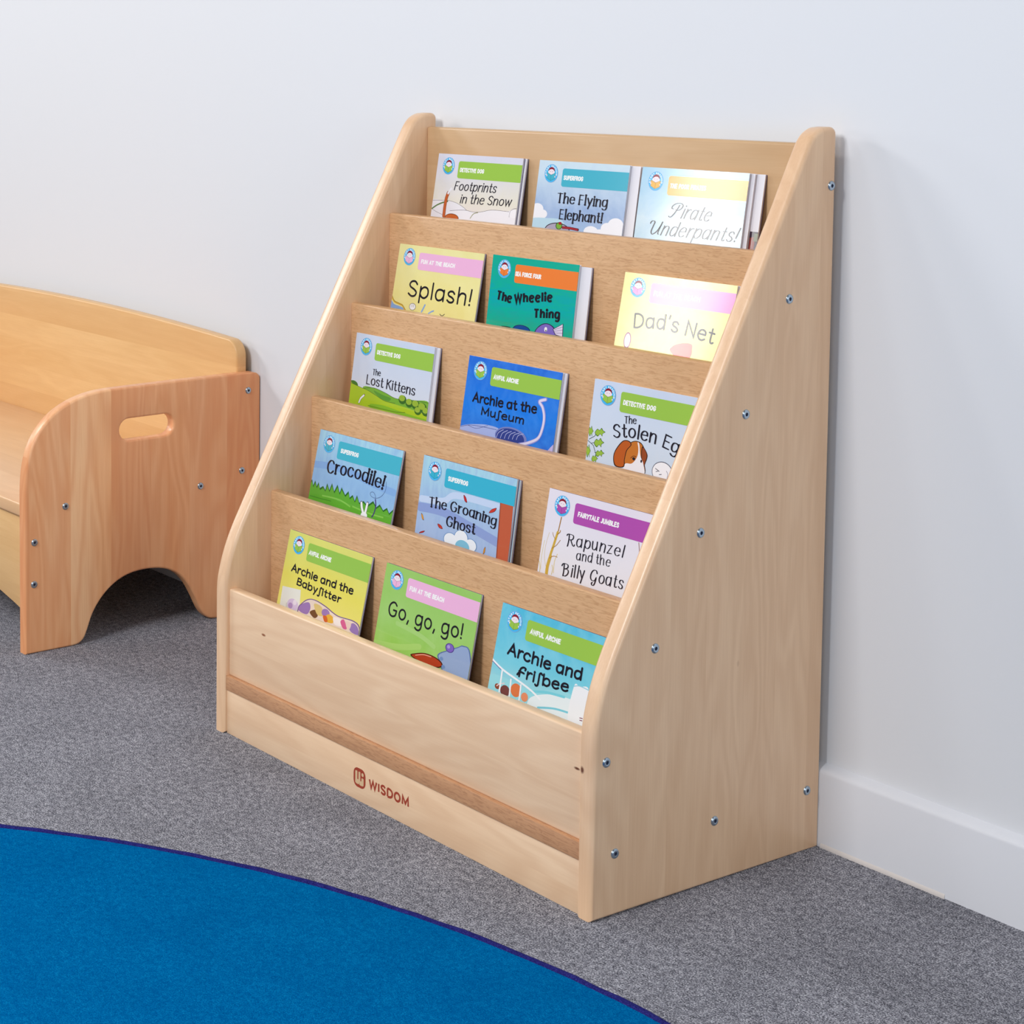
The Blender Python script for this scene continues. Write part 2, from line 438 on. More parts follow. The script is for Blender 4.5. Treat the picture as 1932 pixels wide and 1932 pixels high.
def clip(poly, w, h):
    for ax, lim, sg in ((0, 0, 1), (0, w, -1), (1, 0, 1), (1, h, -1)):
        out = []
        for i in range(len(poly)):
            a, b = poly[i - 1], poly[i]
            da, db = (a[ax] - lim) * sg, (b[ax] - lim) * sg
            if (da < 0) != (db < 0):
                t = da / (da - db); out.append((a[0] + (b[0] - a[0]) * t, a[1] + (b[1] - a[1]) * t))
            if db >= 0: out.append(b)
        poly = out
        if len(poly) < 3: return []
    return poly

class Print:
    """flat printed shapes on a page, each a hair above the one before so that none share a plane; page mm with v down from the top edge"""
    def __init__(s, w, h, lift=0.00004): s.w, s.h, s.k, s.f, s.lift, s.mats = w, h, 0, [], lift, []
    def add(s, polys, c):
        s.k += 1; m = ink(c)
        if m not in s.mats: s.mats.append(m)
        st = i = 0
        for p in polys:
            if p == ('s',): st += 1; continue
            i += 1; q = clip(p, s.w, s.h)
            if len(q) > 2: s.f.append((s.k + (st % 3) * 0.3 + (i % 2) * 0.15, s.mats.index(m), q))
    def into(s, bm, y0, z_top, mat_off=0, step=0.00001):
        for k, mi, q in s.f:
            vs = [bm.verts.new((u / 1000, y0 - s.lift - k * step, z_top - v / 1000)) for u, v in q]
            try: f = bm.faces.new(vs)
            except ValueError: continue
            f.normal_update()
            if f.normal.y > 0: f.normal_flip()
            f.material_index = mi + mat_off

def draw(pr, items):
    for it in items:
        k, c, v = it[:3]; P = [(v[i], v[i + 1]) for i in range(0, len(v), 2)] if k != 'E' else None
        if k == 'P': pr.add([P], c)
        elif k == 'S': pr.add([smooth_pts(P, True, 5)], c)
        elif k == 'L': pr.add(ribbon(P, lambda a, b: it[3]), c)
        elif k == 'C': pr.add(ribbon(smooth_pts(P, False, 6), lambda a, b: it[3]), c)
        elif k == 'E': pr.add([[(v[0] + v[2] * math.cos(t * PI / 16), v[1] + v[3] * math.sin(t * PI / 16)) for t in range(32)]], c)

# printed pictures of each cover, page millimetres from the top left corner
ART = {
 'foot': [
  ('S',(233,231,238),[0.4,97.3,-2.0,71.6,18.6,70.3,38.1,69.9,58.2,73.6,76.5,81.4,93.0,92.5,98.6,121.3,5.5,128.6]),
  ('C',(60,50,60),[-1.1,71.5,18.6,70.3,38.1,69.9,58.2,73.6,76.5,81.4,87.1,92.9],0.45),
  ('S',(236,234,240),[34.8,90.0,50.7,84.3,71.8,81.7,91.1,83.2,107.4,82.1,129.8,77.8,157.3,77.6,184.5,78.9,192.1,118.6,42.9,130.6]),
  ('C',(60,50,60),[41.0,84.6,71.8,81.7,91.1,83.2,107.4,82.1,129.8,77.8,157.3,77.6,182.2,78.3],0.45),
  ('C',(95,125,75),[0.9,83.9,10.3,78.3,21.7,73.9,33.4,71.0],2.2),
  ('C',(150,150,110),[87.1,92.9,92.9,86.0,101.8,83.4],1.2),
  ('C',(120,110,120),[1.6,84.7,12.2,88.2,25.2,91.4],0.5),
  ('C',(120,60,30),[29.0,92.8,28.8,77.1,29.9,65.5,32.4,58.4],6.4),
  ('C',(196,92,40),[29.0,92.8,28.8,77.1,29.9,65.5,32.4,58.4],5.2),
  ('C',(235,233,238),[32.4,58.7,34.7,55.3,38.1,51.8],4),
  ('E',(120,60,30),[46.8,95.4,15.6,6.9]),
  ('E',(200,100,45),[46.8,95.4,14.4,5.9]),
  ('E',(240,238,244),[175.9,80.3,10.0,6.4]),
  ('C',(110,105,115),[167.9,85.6,168.6,77.6,174.5,73.3,181.0,72.1],0.5),
 ],
 'fly': [
  ('E',(238,238,244),[6.2,69.4,12.1,8.2]),
  ('E',(238,238,244),[17.1,75.7,9.7,6.3]),
  ('E',(238,238,244),[1.5,80.3,11.4,10.6]),
  ('S',(185,215,232),[-5.8,85.5,26.1,80.9,58.5,83.2,62.3,105.9,-1.5,111.0]),
  ('E',(240,240,246),[156.6,81.8,14.1,9.6]),
  ('E',(240,240,246),[142.5,87.3,11.9,7.8]),
  ('E',(240,240,246),[167.0,91.0,14.6,8.9]),
  ('E',(240,240,246),[113.3,94.0,13.6,7.9]),
  ('E',(240,240,246),[135.2,97.9,23.9,9.0]),
  ('E',(60,50,60),[49.6,96.8,24.3,10.9]),
  ('E',(172,163,184),[49.6,96.8,22.7,9.6]),
  ('C',(70,20,30),[59.9,91.9,72.6,91.8,89.0,92.9],3.6),
  ('C',(165,40,52),[59.9,91.9,72.6,91.8,87.8,93.0],2.6),
  ('E',(50,70,40),[52.3,90.1,6.4,5.1]),
  ('E',(120,175,60),[52.3,90.1,5.1,4.2]),
  ('E',(160,40,45),[54.0,86.5,3.1,2.1]),
 ],
 'pir': [
 ],
 'spl': [
  ('S',(132,166,216),[-4.6,84.8,0.2,85.9,7.6,91.0,26.3,93.7,36.8,100.1,45.0,122.7,-2.0,128.3]),
  ('C',(205,165,50),[-1.4,78.9,5.9,86.6,17.8,89.3,26.4,91.4,35.3,100.2],2.6),
  ('C',(120,95,50),[-0.1,79.3,7.0,85.9,19.1,88.6,27.5,91.2,35.8,98.2],0.5),
  ('E',(60,50,60),[48.6,90.5,7.3,5.3]),
  ('E',(240,238,240),[48.6,90.5,6.5,4.7]),
  ('C',(70,65,75),[45.2,87.3,46.1,91.2],0.5),
  ('C',(70,65,75),[48.0,86.6,49.0,90.9],0.5),
  ('C',(70,65,75),[50.7,86.7,51.4,91.0],0.5),
  ('C',(130,165,220),[75.3,85.0,72.9,90.2,70.1,95.6],2.6),
  ('C',(130,165,220),[95.6,91.5,90.6,93.6,85.5,96.5],2.0),
  ('C',(90,80,70),[110.1,94.7,114.9,96.7,119.9,93.8],1.2),
 ],
 'whe': [
  ('E',(15,25,60),[70.9,98.5,17.0,6.9]),
  ('E',(25,72,150),[70.9,98.5,15.8,6.2]),
  ('S',(45,30,70),[96.1,98.2,105.7,87.5,118.2,83.7,131.1,87.2,136.7,95.1,142.2,112.3,97.5,114.3]),
  ('S',(125,104,190),[97.6,98.1,106.8,88.3,118.3,84.8,129.7,88.1,135.3,95.7,139.8,112.6,99.0,114.1]),
  ('P',(60,50,90),[129.6,90.3,148.4,80.6,150.1,99.2,135.1,97.5]),
  ('P',(222,210,232),[131.1,90.5,147.3,81.8,148.7,98.3,136.0,96.6]),
  ('L',(130,110,160),[132.2,91.2,147.3,85.3],0.6),
  ('L',(130,110,160),[133.4,92.9,147.9,89.3],0.6),
  ('L',(130,110,160),[134.7,94.8,148.3,93.7],0.6),
  ('E',(240,238,244),[116.9,92.1,2.7,3.2]),
  ('E',(60,50,60),[117.4,93.9,1.0,1.2]),
  ('C',(20,40,40),[31.7,97.9,40.8,97.5,48.7,97.7],1.3),
 ],
 'dad': [
  ('E',(150,70,120),[21.2,87.1,6.0,10.5]),
  ('E',(226,220,228),[21.2,87.1,4.8,8.9]),
  ('S',(228,105,95),[93.5,90.8,96.0,86.1,102.0,82.3,114.8,79.1,125.7,79.3,127.7,85.3,127.6,93.2,122.1,99.1,105.3,98.8]),
 ],
 'kit': [
  ('E',(70,120,45),[5.1,77.5,11.7,6.7]),
  ('S',(118,172,58),[27.2,79.6,52.8,75.2,79.3,78.5,105.7,83.2,142.7,80.1,176.2,79.1,177.4,111.3,47.1,115.6]),
  ('C',(60,90,40),[30.4,79.1,52.8,75.2,79.3,78.5,105.7,83.2,142.7,80.1,176.2,79.1],0.6),
  ('S',(92,150,55),[53.4,78.9,73.6,82.2,93.2,84.5,87.7,89.5,68.0,87.2]),
  ('S',(168,196,45),[-3.2,74.4,6.5,76.2,23.7,78.6,40.7,80.8,61.2,85.7,81.5,90.4,107.3,91.7,138.9,93.4,176.8,99.2,177.3,127.4,1.5,156.9,-5.3,93.9]),
  ('C',(90,110,40),[-0.4,75.1,23.7,78.6,40.7,80.8,61.2,85.7,81.5,90.4,103.8,90.1],0.6),
  ('C',(130,180,50),[51.2,102.3,76.9,100.5,109.3,102.7,141.0,104.9,171.9,106.1],7),
  ('C',(95,125,35),[44.7,102.3,77.3,102.5,109.2,102.1,127.6,99.8],0.9),
  ('E',(60,105,40),[118.9,82.7,8.5,6.4]),
  ('E',(60,105,40),[134.4,85.5,8.1,6.1]),
  ('E',(60,105,40),[148.4,85.8,8.7,6.5]),
  ('E',(60,105,40),[162.6,87.7,9.2,7.0]),
  ('E',(60,105,40),[171.0,92.5,8.0,6.0]),
  ('E',(60,105,40),[154.4,93.6,7.4,5.6]),
  ('E',(150,180,60),[117.6,80.6,6.5,4.4]),
  ('E',(150,180,60),[133.1,83.6,6.2,4.3]),
  ('E',(150,180,60),[147.1,84.0,6.7,4.4]),
  ('E',(150,180,60),[161.3,85.9,7.1,4.7]),
  ('E',(150,180,60),[169.8,90.6,5.8,4.1]),
  ('E',(150,180,60),[153.2,92.0,5.7,3.9]),
  ('C',(60,50,60),[23.8,100.6,26.7,94.5,33.5,88.6],3.6),
  ('C',(238,238,242),[23.8,100.6,26.7,94.5,33.0,89.1],2.8),
 ],
 'mus': [
  ('S',(165,178,226),[-0.6,99.0,14.3,93.8,30.9,90.7,53.0,88.3,75.7,90.4,72.4,102.2,44.9,104.8,-0.2,108.4]),
  ('C',(50,60,130),[0.8,98.7,17.3,94.1,39.7,92.4,70.5,91.9],0.6),
  ('C',(50,60,130),[14.5,94.6,32.0,96.2,53.2,88.9],0.5),
  ('E',(120,130,190),[99.0,97.7,30.1,13.6]),
  ('E',(52,66,140),[97.8,98.5,26.9,12.2]),
  ('C',(170,175,220),[72.4,102.2,75.2,95.0,83.8,89.7],0.9),
  ('C',(170,175,220),[80.0,101.5,82.8,94.5,91.5,89.6],0.9),
  ('C',(170,175,220),[87.6,100.8,90.4,94.0,99.1,89.5],0.9),
  ('C',(170,175,220),[95.1,100.1,98.0,93.5,106.7,89.4],0.9),
  ('C',(170,175,220),[102.6,99.4,105.5,93.0,114.3,89.3],0.9),
  ('C',(170,175,220),[110.1,98.7,113.0,92.5,121.8,89.2],0.9),
  ('C',(150,150,215),[116.5,104.3,131.8,99.8,148.6,90.9,154.5,77.1,155.4,62.0,150.5,49.6,143.0,42.8,154.2,38.3],5.2),
  ('C',(222,212,232),[119.1,103.5,131.7,99.4,148.6,90.5,154.3,77.2,154.9,62.0,150.0,49.6,143.5,42.7,153.5,38.6],3.2),
  ('S',(190,180,225),[171.3,100.6,177.9,93.8,181.9,95.0,180.8,110.1,165.1,109.1]),
 ],
 'sto': [
  ('L',(45,60,60),[2.1,77.5,10.8,72.2,14.6,66.6],0.8),
  ('L',(45,60,60),[0.5,79.5,10.5,84.1,16.2,93.7],0.8),
  ('L',(45,60,60),[6.7,82.0,19.3,77.7],0.7),
  ('L',(45,60,60),[14.1,92.6,25.2,91.4],0.7),
  ('S',(60,100,45),[-0.3,68.2,0.8,62.1,2.7,63.8,3.8,60.2,5.7,64.0,7.7,66.3,6.1,69.3,6.4,73.3,4.2,70.3,2.7,73.9]),
  ('S',(150,188,68),[0.1,68.2,0.9,63.1,2.8,64.4,3.8,61.6,5.3,64.4,7.1,66.4,5.9,69.0,6.0,72.0,4.1,69.6,2.7,72.6]),
  ('S',(60,100,45),[10.5,67.9,14.1,62.4,17.9,63.4,21.0,60.2,24.2,62.9,28.0,64.4,23.9,67.2,23.6,70.4,19.6,68.4,15.6,71.8]),
  ('S',(150,188,68),[11.3,67.7,14.2,63.2,18.0,63.9,20.7,61.3,23.3,63.3,26.7,64.6,23.5,67.0,23.0,69.5,19.5,67.9,15.9,70.7]),
  ('S',(60,100,45),[11.1,81.1,14.5,75.2,18.2,76.4,21.1,73.0,24.2,76.0,27.9,77.7,24.1,80.7,23.8,84.2,19.9,82.0,16.2,85.5]),
  ('S',(150,188,68),[11.9,80.9,14.6,76.1,18.3,77.0,20.8,74.2,23.4,76.4,26.6,77.9,23.6,80.5,23.2,83.2,19.8,81.4,16.4,84.3]),
  ('S',(60,100,45),[-0.4,93.6,0.3,86.2,2.2,88.4,3.0,84.0,4.9,88.7,6.9,91.8,5.6,95.4,6.1,100.4,3.9,96.5,2.7,100.9]),
  ('S',(150,188,68),[-0.0,93.5,0.5,87.4,2.3,89.2,3.1,85.7,4.6,89.2,6.4,91.9,5.4,95.0,5.6,98.8,3.8,95.7,2.6,99.3]),
  ('S',(60,100,45),[15.8,93.9,18.8,89.2,22.0,90.0,24.6,87.3,27.2,89.5,30.4,90.8,27.0,93.1,26.7,95.9,23.4,94.2,20.1,97.0]),
  ('S',(150,188,68),[16.6,93.7,19.0,89.9,22.1,90.4,24.3,88.2,26.5,89.9,29.3,91.0,26.6,93.0,26.2,95.1,23.4,93.8,20.3,96.1]),
  ('S',(60,100,45),[10.2,101.6,12.1,96.7,14.4,97.8,16.1,94.9,18.1,97.6,20.5,99.2,18.2,101.6,18.2,104.7,15.7,102.6,13.5,105.5]),
  ('S',(150,188,68),[10.8,101.5,12.2,97.4,14.5,98.3,16.0,96.0,17.6,98.0,19.7,99.4,17.9,101.4,17.8,103.7,15.6,102.1,13.6,104.5]),
  ('S',(50,30,25),[66.5,101.4,62.8,89.7,63.0,79.3,69.2,71.4,78.5,66.9,88.3,67.7,95.1,74.2,100.1,83.1,97.7,91.0,98.9,105.1,67.6,108.1]),
  ('S',(196,116,48),[67.6,101.2,63.9,89.5,64.2,79.8,70.2,72.0,78.6,67.7,87.7,68.6,94.1,74.6,99.0,83.3,96.6,90.5,97.8,105.3,68.6,107.9]),
  ('S',(50,30,25),[91.1,71.7,100.7,80.3,99.1,90.8,95.8,96.8,91.0,84.7]),
  ('S',(150,74,38),[92.0,72.9,99.7,80.7,98.2,90.3,95.9,95.4,92.1,84.5]),
  ('S',(236,234,240),[82.8,68.4,85.8,70.0,89.8,83.6,96.3,93.3,97.7,106.7,67.5,112.2,66.3,98.0,77.5,95.3,84.7,85.8,85.3,76.1]),
  ('S',(50,30,25),[50.6,103.2,46.0,92.6,49.0,81.7,58.6,70.1,68.7,68.5,73.3,73.0,67.3,80.9,65.4,92.0,65.1,101.9]),
  ('S',(186,92,38),[51.7,102.0,47.2,92.4,50.2,82.2,59.3,71.0,68.0,69.5,72.0,73.2,66.1,80.8,64.3,92.2,63.9,101.2]),
  ('E',(40,30,40),[79.8,89.1,2.5,1.9]),
  ('C',(110,60,30),[74.7,88.9,78.7,85.8,83.0,86.1],0.9),
  ('E',(40,30,40),[92.2,89.9,1.4,1.9]),
  ('E',(60,60,80),[127.0,97.5,16.3,13.0]),
  ('E',(240,240,246),[127.0,97.5,15.5,12.1]),
  ('C',(60,60,80),[115.9,94.5,119.6,95.9,122.4,97.0],0.8),
  ('C',(60,60,80),[117.3,98.3,120.7,97.0],0.7),
  ('C',(60,60,80),[123.0,100.9,126.4,100.0],0.8),
  ('C',(100,100,130),[133.4,94.7,136.2,98.2,135.7,103.7],0.6),
 ],
 'cro': [
  ('C',(132,172,222),[-0.6,52.0,43.7,48.1,88.5,49.9,139.3,56.1,182.0,59.6],10),
  ('P',(45,105,40),[-1.7,93.0,-2.6,80.9,1.0,74.1,5.7,82.4,8.7,74.7,14.2,82.2,16.8,75.6,21.7,83.4,28.6,79.1,34.8,83.9,36.6,73.5,44.0,82.2,47.3,71.5,55.1,82.0,59.9,71.1,67.7,81.6,70.0,73.2,80.5,82.3,86.4,75.6,91.3,84.0,96.8,79.0,103.5,86.5,106.3,77.7,113.8,86.8,122.5,82.8,131.4,87.3,142.7,78.8,151.3,85.9,157.6,80.7,166.6,87.3,173.6,82.4,179.8,88.8,187.0,82.0,193.2,111.0,-0.3,131.3]),
  ('P',(96,170,52),[-0.7,98.8,-1.5,82.3,1.9,77.2,6.9,85.2,9.7,78.2,15.4,85.2,17.8,79.1,23.2,86.2,29.4,81.9,35.8,86.1,38.1,77.3,45.1,85.0,48.4,75.3,56.3,84.8,61.0,74.9,68.8,84.4,71.0,76.6,81.6,84.9,87.4,78.8,92.3,86.3,97.5,81.8,104.5,88.7,107.2,80.7,114.7,89.0,123.2,85.4,132.4,89.6,143.5,81.8,152.2,88.2,158.4,83.5,167.5,89.4,174.3,85.0,180.7,91.0,187.2,84.7,193.2,112.9,-1.3,133.5]),
  ('C',(70,140,45),[3.1,98.1,25.9,97.7,51.4,96.8],1.2),
  ('C',(130,195,80),[30.9,92.7,68.9,91.3,95.4,96.0],2.2),
  ('C',(130,195,80),[101.3,94.8,138.7,97.1,168.7,96.9],2.2),
  ('C',(60,50,60),[118.2,86.0,121.1,92.9,126.0,99.7],5.2),
  ('C',(240,240,244),[118.6,86.3,121.3,92.8,126.3,99.6],4.2),
  ('C',(60,50,60),[131.5,84.5,131.1,91.8,129.8,99.9],5.2),
  ('C',(240,240,244),[131.3,85.0,130.9,91.9,129.8,99.9],4.2),
  ('E',(240,240,244),[128.5,102.1,7.0,4.8]),
  ('C',(60,75,120),[162.5,47.8,164.2,59.1,158.0,69.0,147.4,74.0,136.6,73.2,133.8,68.9,139.3,66.8,144.9,70.6,146.7,76.1],0.55),
  ('C',(70,50,120),[146.7,76.1,149.9,85.2,148.7,95.1,145.7,100.6],2.0),
 ],
 'gho': [
  ('C',(195,212,238),[4.6,59.0,48.4,54.2,73.5,41.9,152.5,41.0],9),
  ('C',(140,160,212),[3.8,70.4,51.0,68.5,106.6,77.3,157.8,86.4],12),
  ('P',(150,70,50),[155.5,35.0,179.9,34.8,183.4,116.3,160.7,117.9]),
  ('P',(192,94,64),[157.1,35.1,179.9,35.0,182.9,116.5,162.7,117.4]),
  ('C',(200,212,232),[117.9,111.2,138.7,110.3,164.6,110.8],4),
  ('S',(80,25,30),[94.5,47.2,91.2,40.7,86.2,38.6,89.4,45.8]),
  ('S',(190,45,50),[94.0,46.6,91.3,41.4,86.8,39.2,89.6,45.3]),
  ('S',(80,25,30),[137.5,52.4,141.2,47.1,150.2,43.3,147.2,48.9]),
  ('S',(200,60,50),[138.3,51.8,141.3,47.5,149.4,43.9,146.5,48.8]),
  ('S',(80,25,30),[54.0,90.6,49.9,86.5,42.9,85.8,46.7,90.5]),
  ('S',(190,55,45),[53.3,90.3,50.0,87.0,43.7,86.1,47.1,90.1]),
  ('S',(80,25,30),[15.1,86.7,12.2,80.6,8.3,78.4,11.1,85.3]),
  ('S',(215,150,60),[14.6,86.2,12.4,81.2,8.8,79.0,11.2,84.8]),
  ('S',(80,25,30),[135.7,106.6,136.1,100.0,138.7,96.7,138.6,103.8]),
  ('S',(205,140,50),[135.9,105.9,136.2,100.7,138.5,97.3,138.4,103.4]),
  ('S',(80,25,30),[8.7,105.7,11.9,102.8,19.4,100.2,16.6,103.3]),
  ('S',(180,45,45),[9.4,105.3,12.0,103.0,18.7,100.6,16.1,103.2]),
  ('E',(95,140,190),[71.2,101.6,13.3,9.6]),
  ('E',(95,140,190),[91.2,95.5,13.7,11.1]),
  ('E',(95,140,190),[110.8,101.0,11.8,8.8]),
  ('E',(232,238,246),[71.2,101.6,12.3,8.8]),
  ('E',(232,238,246),[91.2,95.5,12.7,10.4]),
  ('E',(232,238,246),[110.8,101.0,10.8,8.1]),
  ('E',(232,238,246),[93.3,107.5,18.5,14.2]),
  ('E',(125,188,216),[95.7,106.0,13.7,8.9]),
 ],
 'rap': [
  ('C',(210,190,140),[17.3,103.6,9.0,88.6,7.4,72.7,10.5,54.5],0.6),
  ('C',(220,205,150),[4.8,102.0,3.2,86.1,4.2,65.9],0.8),
  ('C',(215,195,120),[27.3,101.9,26.2,88.5,29.2,77.9],0.9),
  ('C',(165,120,55),[14.5,108.5,15.5,88.4,20.4,68.6,24.7,51.5,26.3,37.5,26.9,32.2],1.6),
  ('C',(205,168,70),[15.9,108.2,16.5,88.2,20.7,68.6,24.4,51.6],3.6),
  ('C',(205,168,70),[16.1,109.4,15.7,95.8,18.2,82.8],5),
  ('C',(170,125,60),[18.6,72.7,25.3,67.6,30.6,60.2],0.9),
  ('C',(170,125,60),[17.0,85.6,23.1,81.7,29.9,81.5],0.8),
  ('C',(170,125,60),[22.2,60.8,17.9,56.7,16.3,53.3],0.8),
  ('C',(170,125,60),[24.2,54.1,27.9,50.9,28.5,48.3],1.2),
  ('C',(215,195,110),[3.9,106.0,3.1,98.7,0.3,93.0],0.8),
  ('C',(215,195,110),[24.4,104.4,25.0,97.5,22.9,93.0],0.8),
  ('C',(150,100,90),[155.7,36.5,158.6,47.2,158.3,60.2],0.9),
  ('C',(150,100,90),[158.3,60.2,153.1,82.8,145.9,102.2],0.6),
 ],
 'bab': [
  ('P',(226,226,218),[6.1,81.1,47.8,77.3,56.8,126.8,8.6,132.5]),
  ('P',(205,205,200),[20.3,101.8,47.3,98.4,54.3,123.2,24.4,126.4]),
  ('E',(206,188,218),[36.0,101.2,12.6,8.3]),
  ('E',(170,140,190),[31.4,103.4,5.1,4.1]),
  ('E',(225,215,230),[39.9,97.0,4.2,3.8]),
  ('S',(120,90,140),[48.8,105.5,54.8,94.5,67.5,85.5,83.8,82.9,108.2,85.8,136.6,91.9,172.0,90.7,186.9,98.1,195.7,128.2,102.5,144.4,58.5,134.8]),
  ('S',(228,210,196),[50.9,105.4,56.7,95.1,68.5,86.6,83.5,84.2,107.3,87.2,135.7,93.3,170.8,92.2,185.4,99.5,194.0,128.7,102.5,144.4,60.5,134.3]),
  ('S',(150,118,178),[50.7,105.0,56.7,95.1,70.5,89.7,76.1,96.7,70.5,106.5]),
  ('S',(110,72,45),[76.0,102.0,87.8,96.0,94.8,102.6,87.9,107.5]),
  ('S',(214,190,120),[82.2,88.9,99.2,89.0,105.8,99.9,92.7,101.0]),
  ('E',(150,118,178),[110.4,95.0,8.9,5.6]),
  ('S',(222,172,62),[108.2,102.4,117.6,94.9,128.4,97.4,128.8,104.5,114.4,106.1]),
  ('S',(205,100,45),[105.8,99.9,113.9,98.9,117.5,105.3,111.2,106.8]),
  ('S',(236,228,226),[128.1,96.4,144.2,95.5,149.8,103.4,134.0,105.3]),
  ('S',(208,95,145),[144.5,98.6,150.3,94.0,156.8,99.6,160.0,104.9,152.2,105.9]),
  ('S',(146,118,180),[163.4,100.0,171.3,93.9,181.9,97.3,186.2,106.4,170.2,106.4]),
  ('S',(225,200,190),[155.7,95.8,166.8,95.0,166.0,103.4,159.5,103.0]),
 ],
 'go': [
  ('C',(165,205,110),[2.5,107.8,47.2,102.2,89.1,91.3],8),
  ('C',(165,206,120),[39.5,72.5,85.4,76.7,116.4,84.2],6),
  ('S',(90,110,160),[125.4,91.4,144.1,80.8,159.2,73.4,168.7,69.2,183.2,75.3,196.0,127.2,156.6,130.8,132.4,102.1]),
  ('S',(146,166,204),[127.8,91.6,145.7,81.5,160.0,74.3,168.5,70.6,181.5,76.3,194.2,127.8,157.6,130.5,134.4,101.0]),
  ('E',(75,55,130),[145.2,78.2,8.3,5.9]),
  ('E',(124,98,188),[145.2,78.2,7.0,5.1]),
  ('E',(170,150,215),[142.7,77.3,2.8,2.3]),
  ('S',(70,25,20),[75.0,105.7,85.5,100.4,102.0,96.1,119.4,95.9,133.9,98.8,137.3,104.6,122.8,109.5,93.7,109.5]),
  ('S',(176,56,32),[77.9,105.3,87.2,101.1,102.3,97.2,118.5,97.1,131.9,99.9,134.9,103.9,122.4,108.0,94.0,108.3]),
  ('C',(225,160,140),[84.8,103.3,99.8,98.8,114.1,97.9],1.1),
  ('E',(110,140,190),[133.5,95.1,3.4,2.4]),
  ('E',(110,140,190),[139.2,104.1,3.4,2.4]),
 ],
 'fri': [
  ('S',(150,215,226),[-1.1,91.9,24.7,87.8,55.7,90.6,82.6,87.3,134.0,77.1,162.1,115.5,5.9,118.8]),
  ('S',(226,236,240),[70.6,101.9,98.4,87.8,131.7,83.2,147.7,86.9,155.1,117.5,80.5,125.8]),
  ('C',(120,205,220),[71.9,91.7,97.9,85.8,126.1,83.4],3),
  ('C',(120,200,218),[87.6,106.9,113.2,100.9,139.3,98.9],2.4),
  ('S',(236,238,242),[138.1,67.0,147.0,65.2,162.0,65.8,164.3,109.4,138.0,108.9]),
  ('C',(150,205,220),[138.1,67.0,146.9,64.5,162.0,65.4],1.2),
  ('E',(115,62,62),[29.6,102.9,8.1,6.8]),
  ('E',(218,116,68),[47.4,97.2,9.0,8.1]),
  ('E',(226,140,100),[63.4,101.2,5.9,5.4]),
  ('E',(140,70,50),[15.7,101.0,4.5,3.4]),
  ('C',(225,210,215),[14.6,100.6,18.9,97.2,26.4,94.4],1.4),
  ('C',(90,80,150),[-0.3,72.6,16.2,78.9],2.4),
  ('C',(238,240,245),[-0.6,71.5,20.4,79.2,48.3,85.0,71.6,90.4,88.9,96.7],2.4),
  ('C',(238,240,245),[19.2,80.9,19.9,93.4,20.4,106.1],2.6),
  ('C',(238,240,245),[36.3,87.1,37.6,98.5,38.5,108.2],2.4),
  ('C',(238,240,245),[54.1,88.9,55.1,99.2,55.6,109.0],2.4),
  ('C',(130,60,90),[156.1,102.3,159.7,101.9],1),
  ('C',(130,60,90),[155.4,99.7,159.6,99.3],1),
 ],
}

# ------------------------------------------------------------------ the room
WALL_Y = 0.406
o = box('floor', (-4.2, -4.2, -0.05), (3.6, WALL_Y + 0.12, 0.0), M['carpet']); o['kind'] = 'structure'
o['label'] = 'speckled grey loop carpet covering the whole floor'
o = box('wall_back', (-4.2, WALL_Y, 0.0), (3.6, WALL_Y + 0.12, 2.8), M['wall']); o['kind'] = 'structure'
o['label'] = 'plain white painted wall behind the furniture'

def profile_x(name, prof, x0, x1, mat):
    bm = bmesh.new()
    a = [bm.verts.new((x0, y, z)) for y, z in prof]; b = [bm.verts.new((x1, y, z)) for y, z in prof]
    n = len(prof)
    for i in range(n): bm.faces.new((a[i], a[(i + 1) % n], b[(i + 1) % n], b[i]))
    bm.faces.new(a[::-1]); bm.faces.new(b)
    return bm_obj(name, bm, mat, None, 30)
o = profile_x('baseboard_back', [(WALL_Y, 0), (0.3914, 0), (0.3914, 0.0930), (0.3920, 0.0955), (0.3935, 0.0975), (0.3960, 0.0992), (0.4000, 0.1010), (WALL_Y, 0.1030)], -4.2, 3.6, M['skirt'])
o['kind'] = 'structure'; o['label'] = 'white skirting board along the foot of the wall'
o = profile_x('trim_1', [(0.3916, 0), (0.3895, 0), (0.3895, 0.0022), (0.3905, 0.0045), (0.3916, 0.0055)], 0.7560, 0.93, M['trim'])
o['kind'] = 'structure'; o['label'] = 'thin cream filler line where the skirting meets the carpet'

# ------------------------------------------------------------------ the tiered book display
BW, T_ = 0.75, 0.0233
YK = [0.0794, 0.1524, 0.2261, 0.2980, 0.3703]
ZT = [0.3489, 0.4810, 0.6151, 0.7465, 0.8754]
BOOK_H = 0.150
shelf = tag(empty('book_display', (0, 0, 0)), 'pale beech tiered book display stand holding five rows of picture books', 'bookcase')
def rounded(cx, cy, r, a0, a1, n=8): return arc(cx, cy, r, a0, a1, n)
side = ([(0.0, 0.0), (0.0, 0.195)] + smooth_pts([(0.0, 0.205), (0.0012, 0.2235), (0.0052, 0.2435), (0.0115, 0.2645), (0.0195, 0.2850), (0.0300, 0.3066)], False, 3)
        + [(0.085, 0.407), (0.301, 0.801), (0.3285, 0.8512)] + smooth_pts([(0.333, 0.8592), (0.3385, 0.8690), (0.3450, 0.8795), (0.3535, 0.8880), (0.3650, 0.8935), (0.3740, 0.8950)], False, 3)
        + [(0.379, 0.895)] + arc(0.3815, 0.8857, 0.0093, 80, 0, 6) + [(0.3908, 0.0)])
side = [(y - (0.0028 if y < 0.37 else 0.0), z + (0.0012 if z > 0.85 else 0.0)) for y, z in side]
PT = 0.0243                                                         # the panels' own thickness
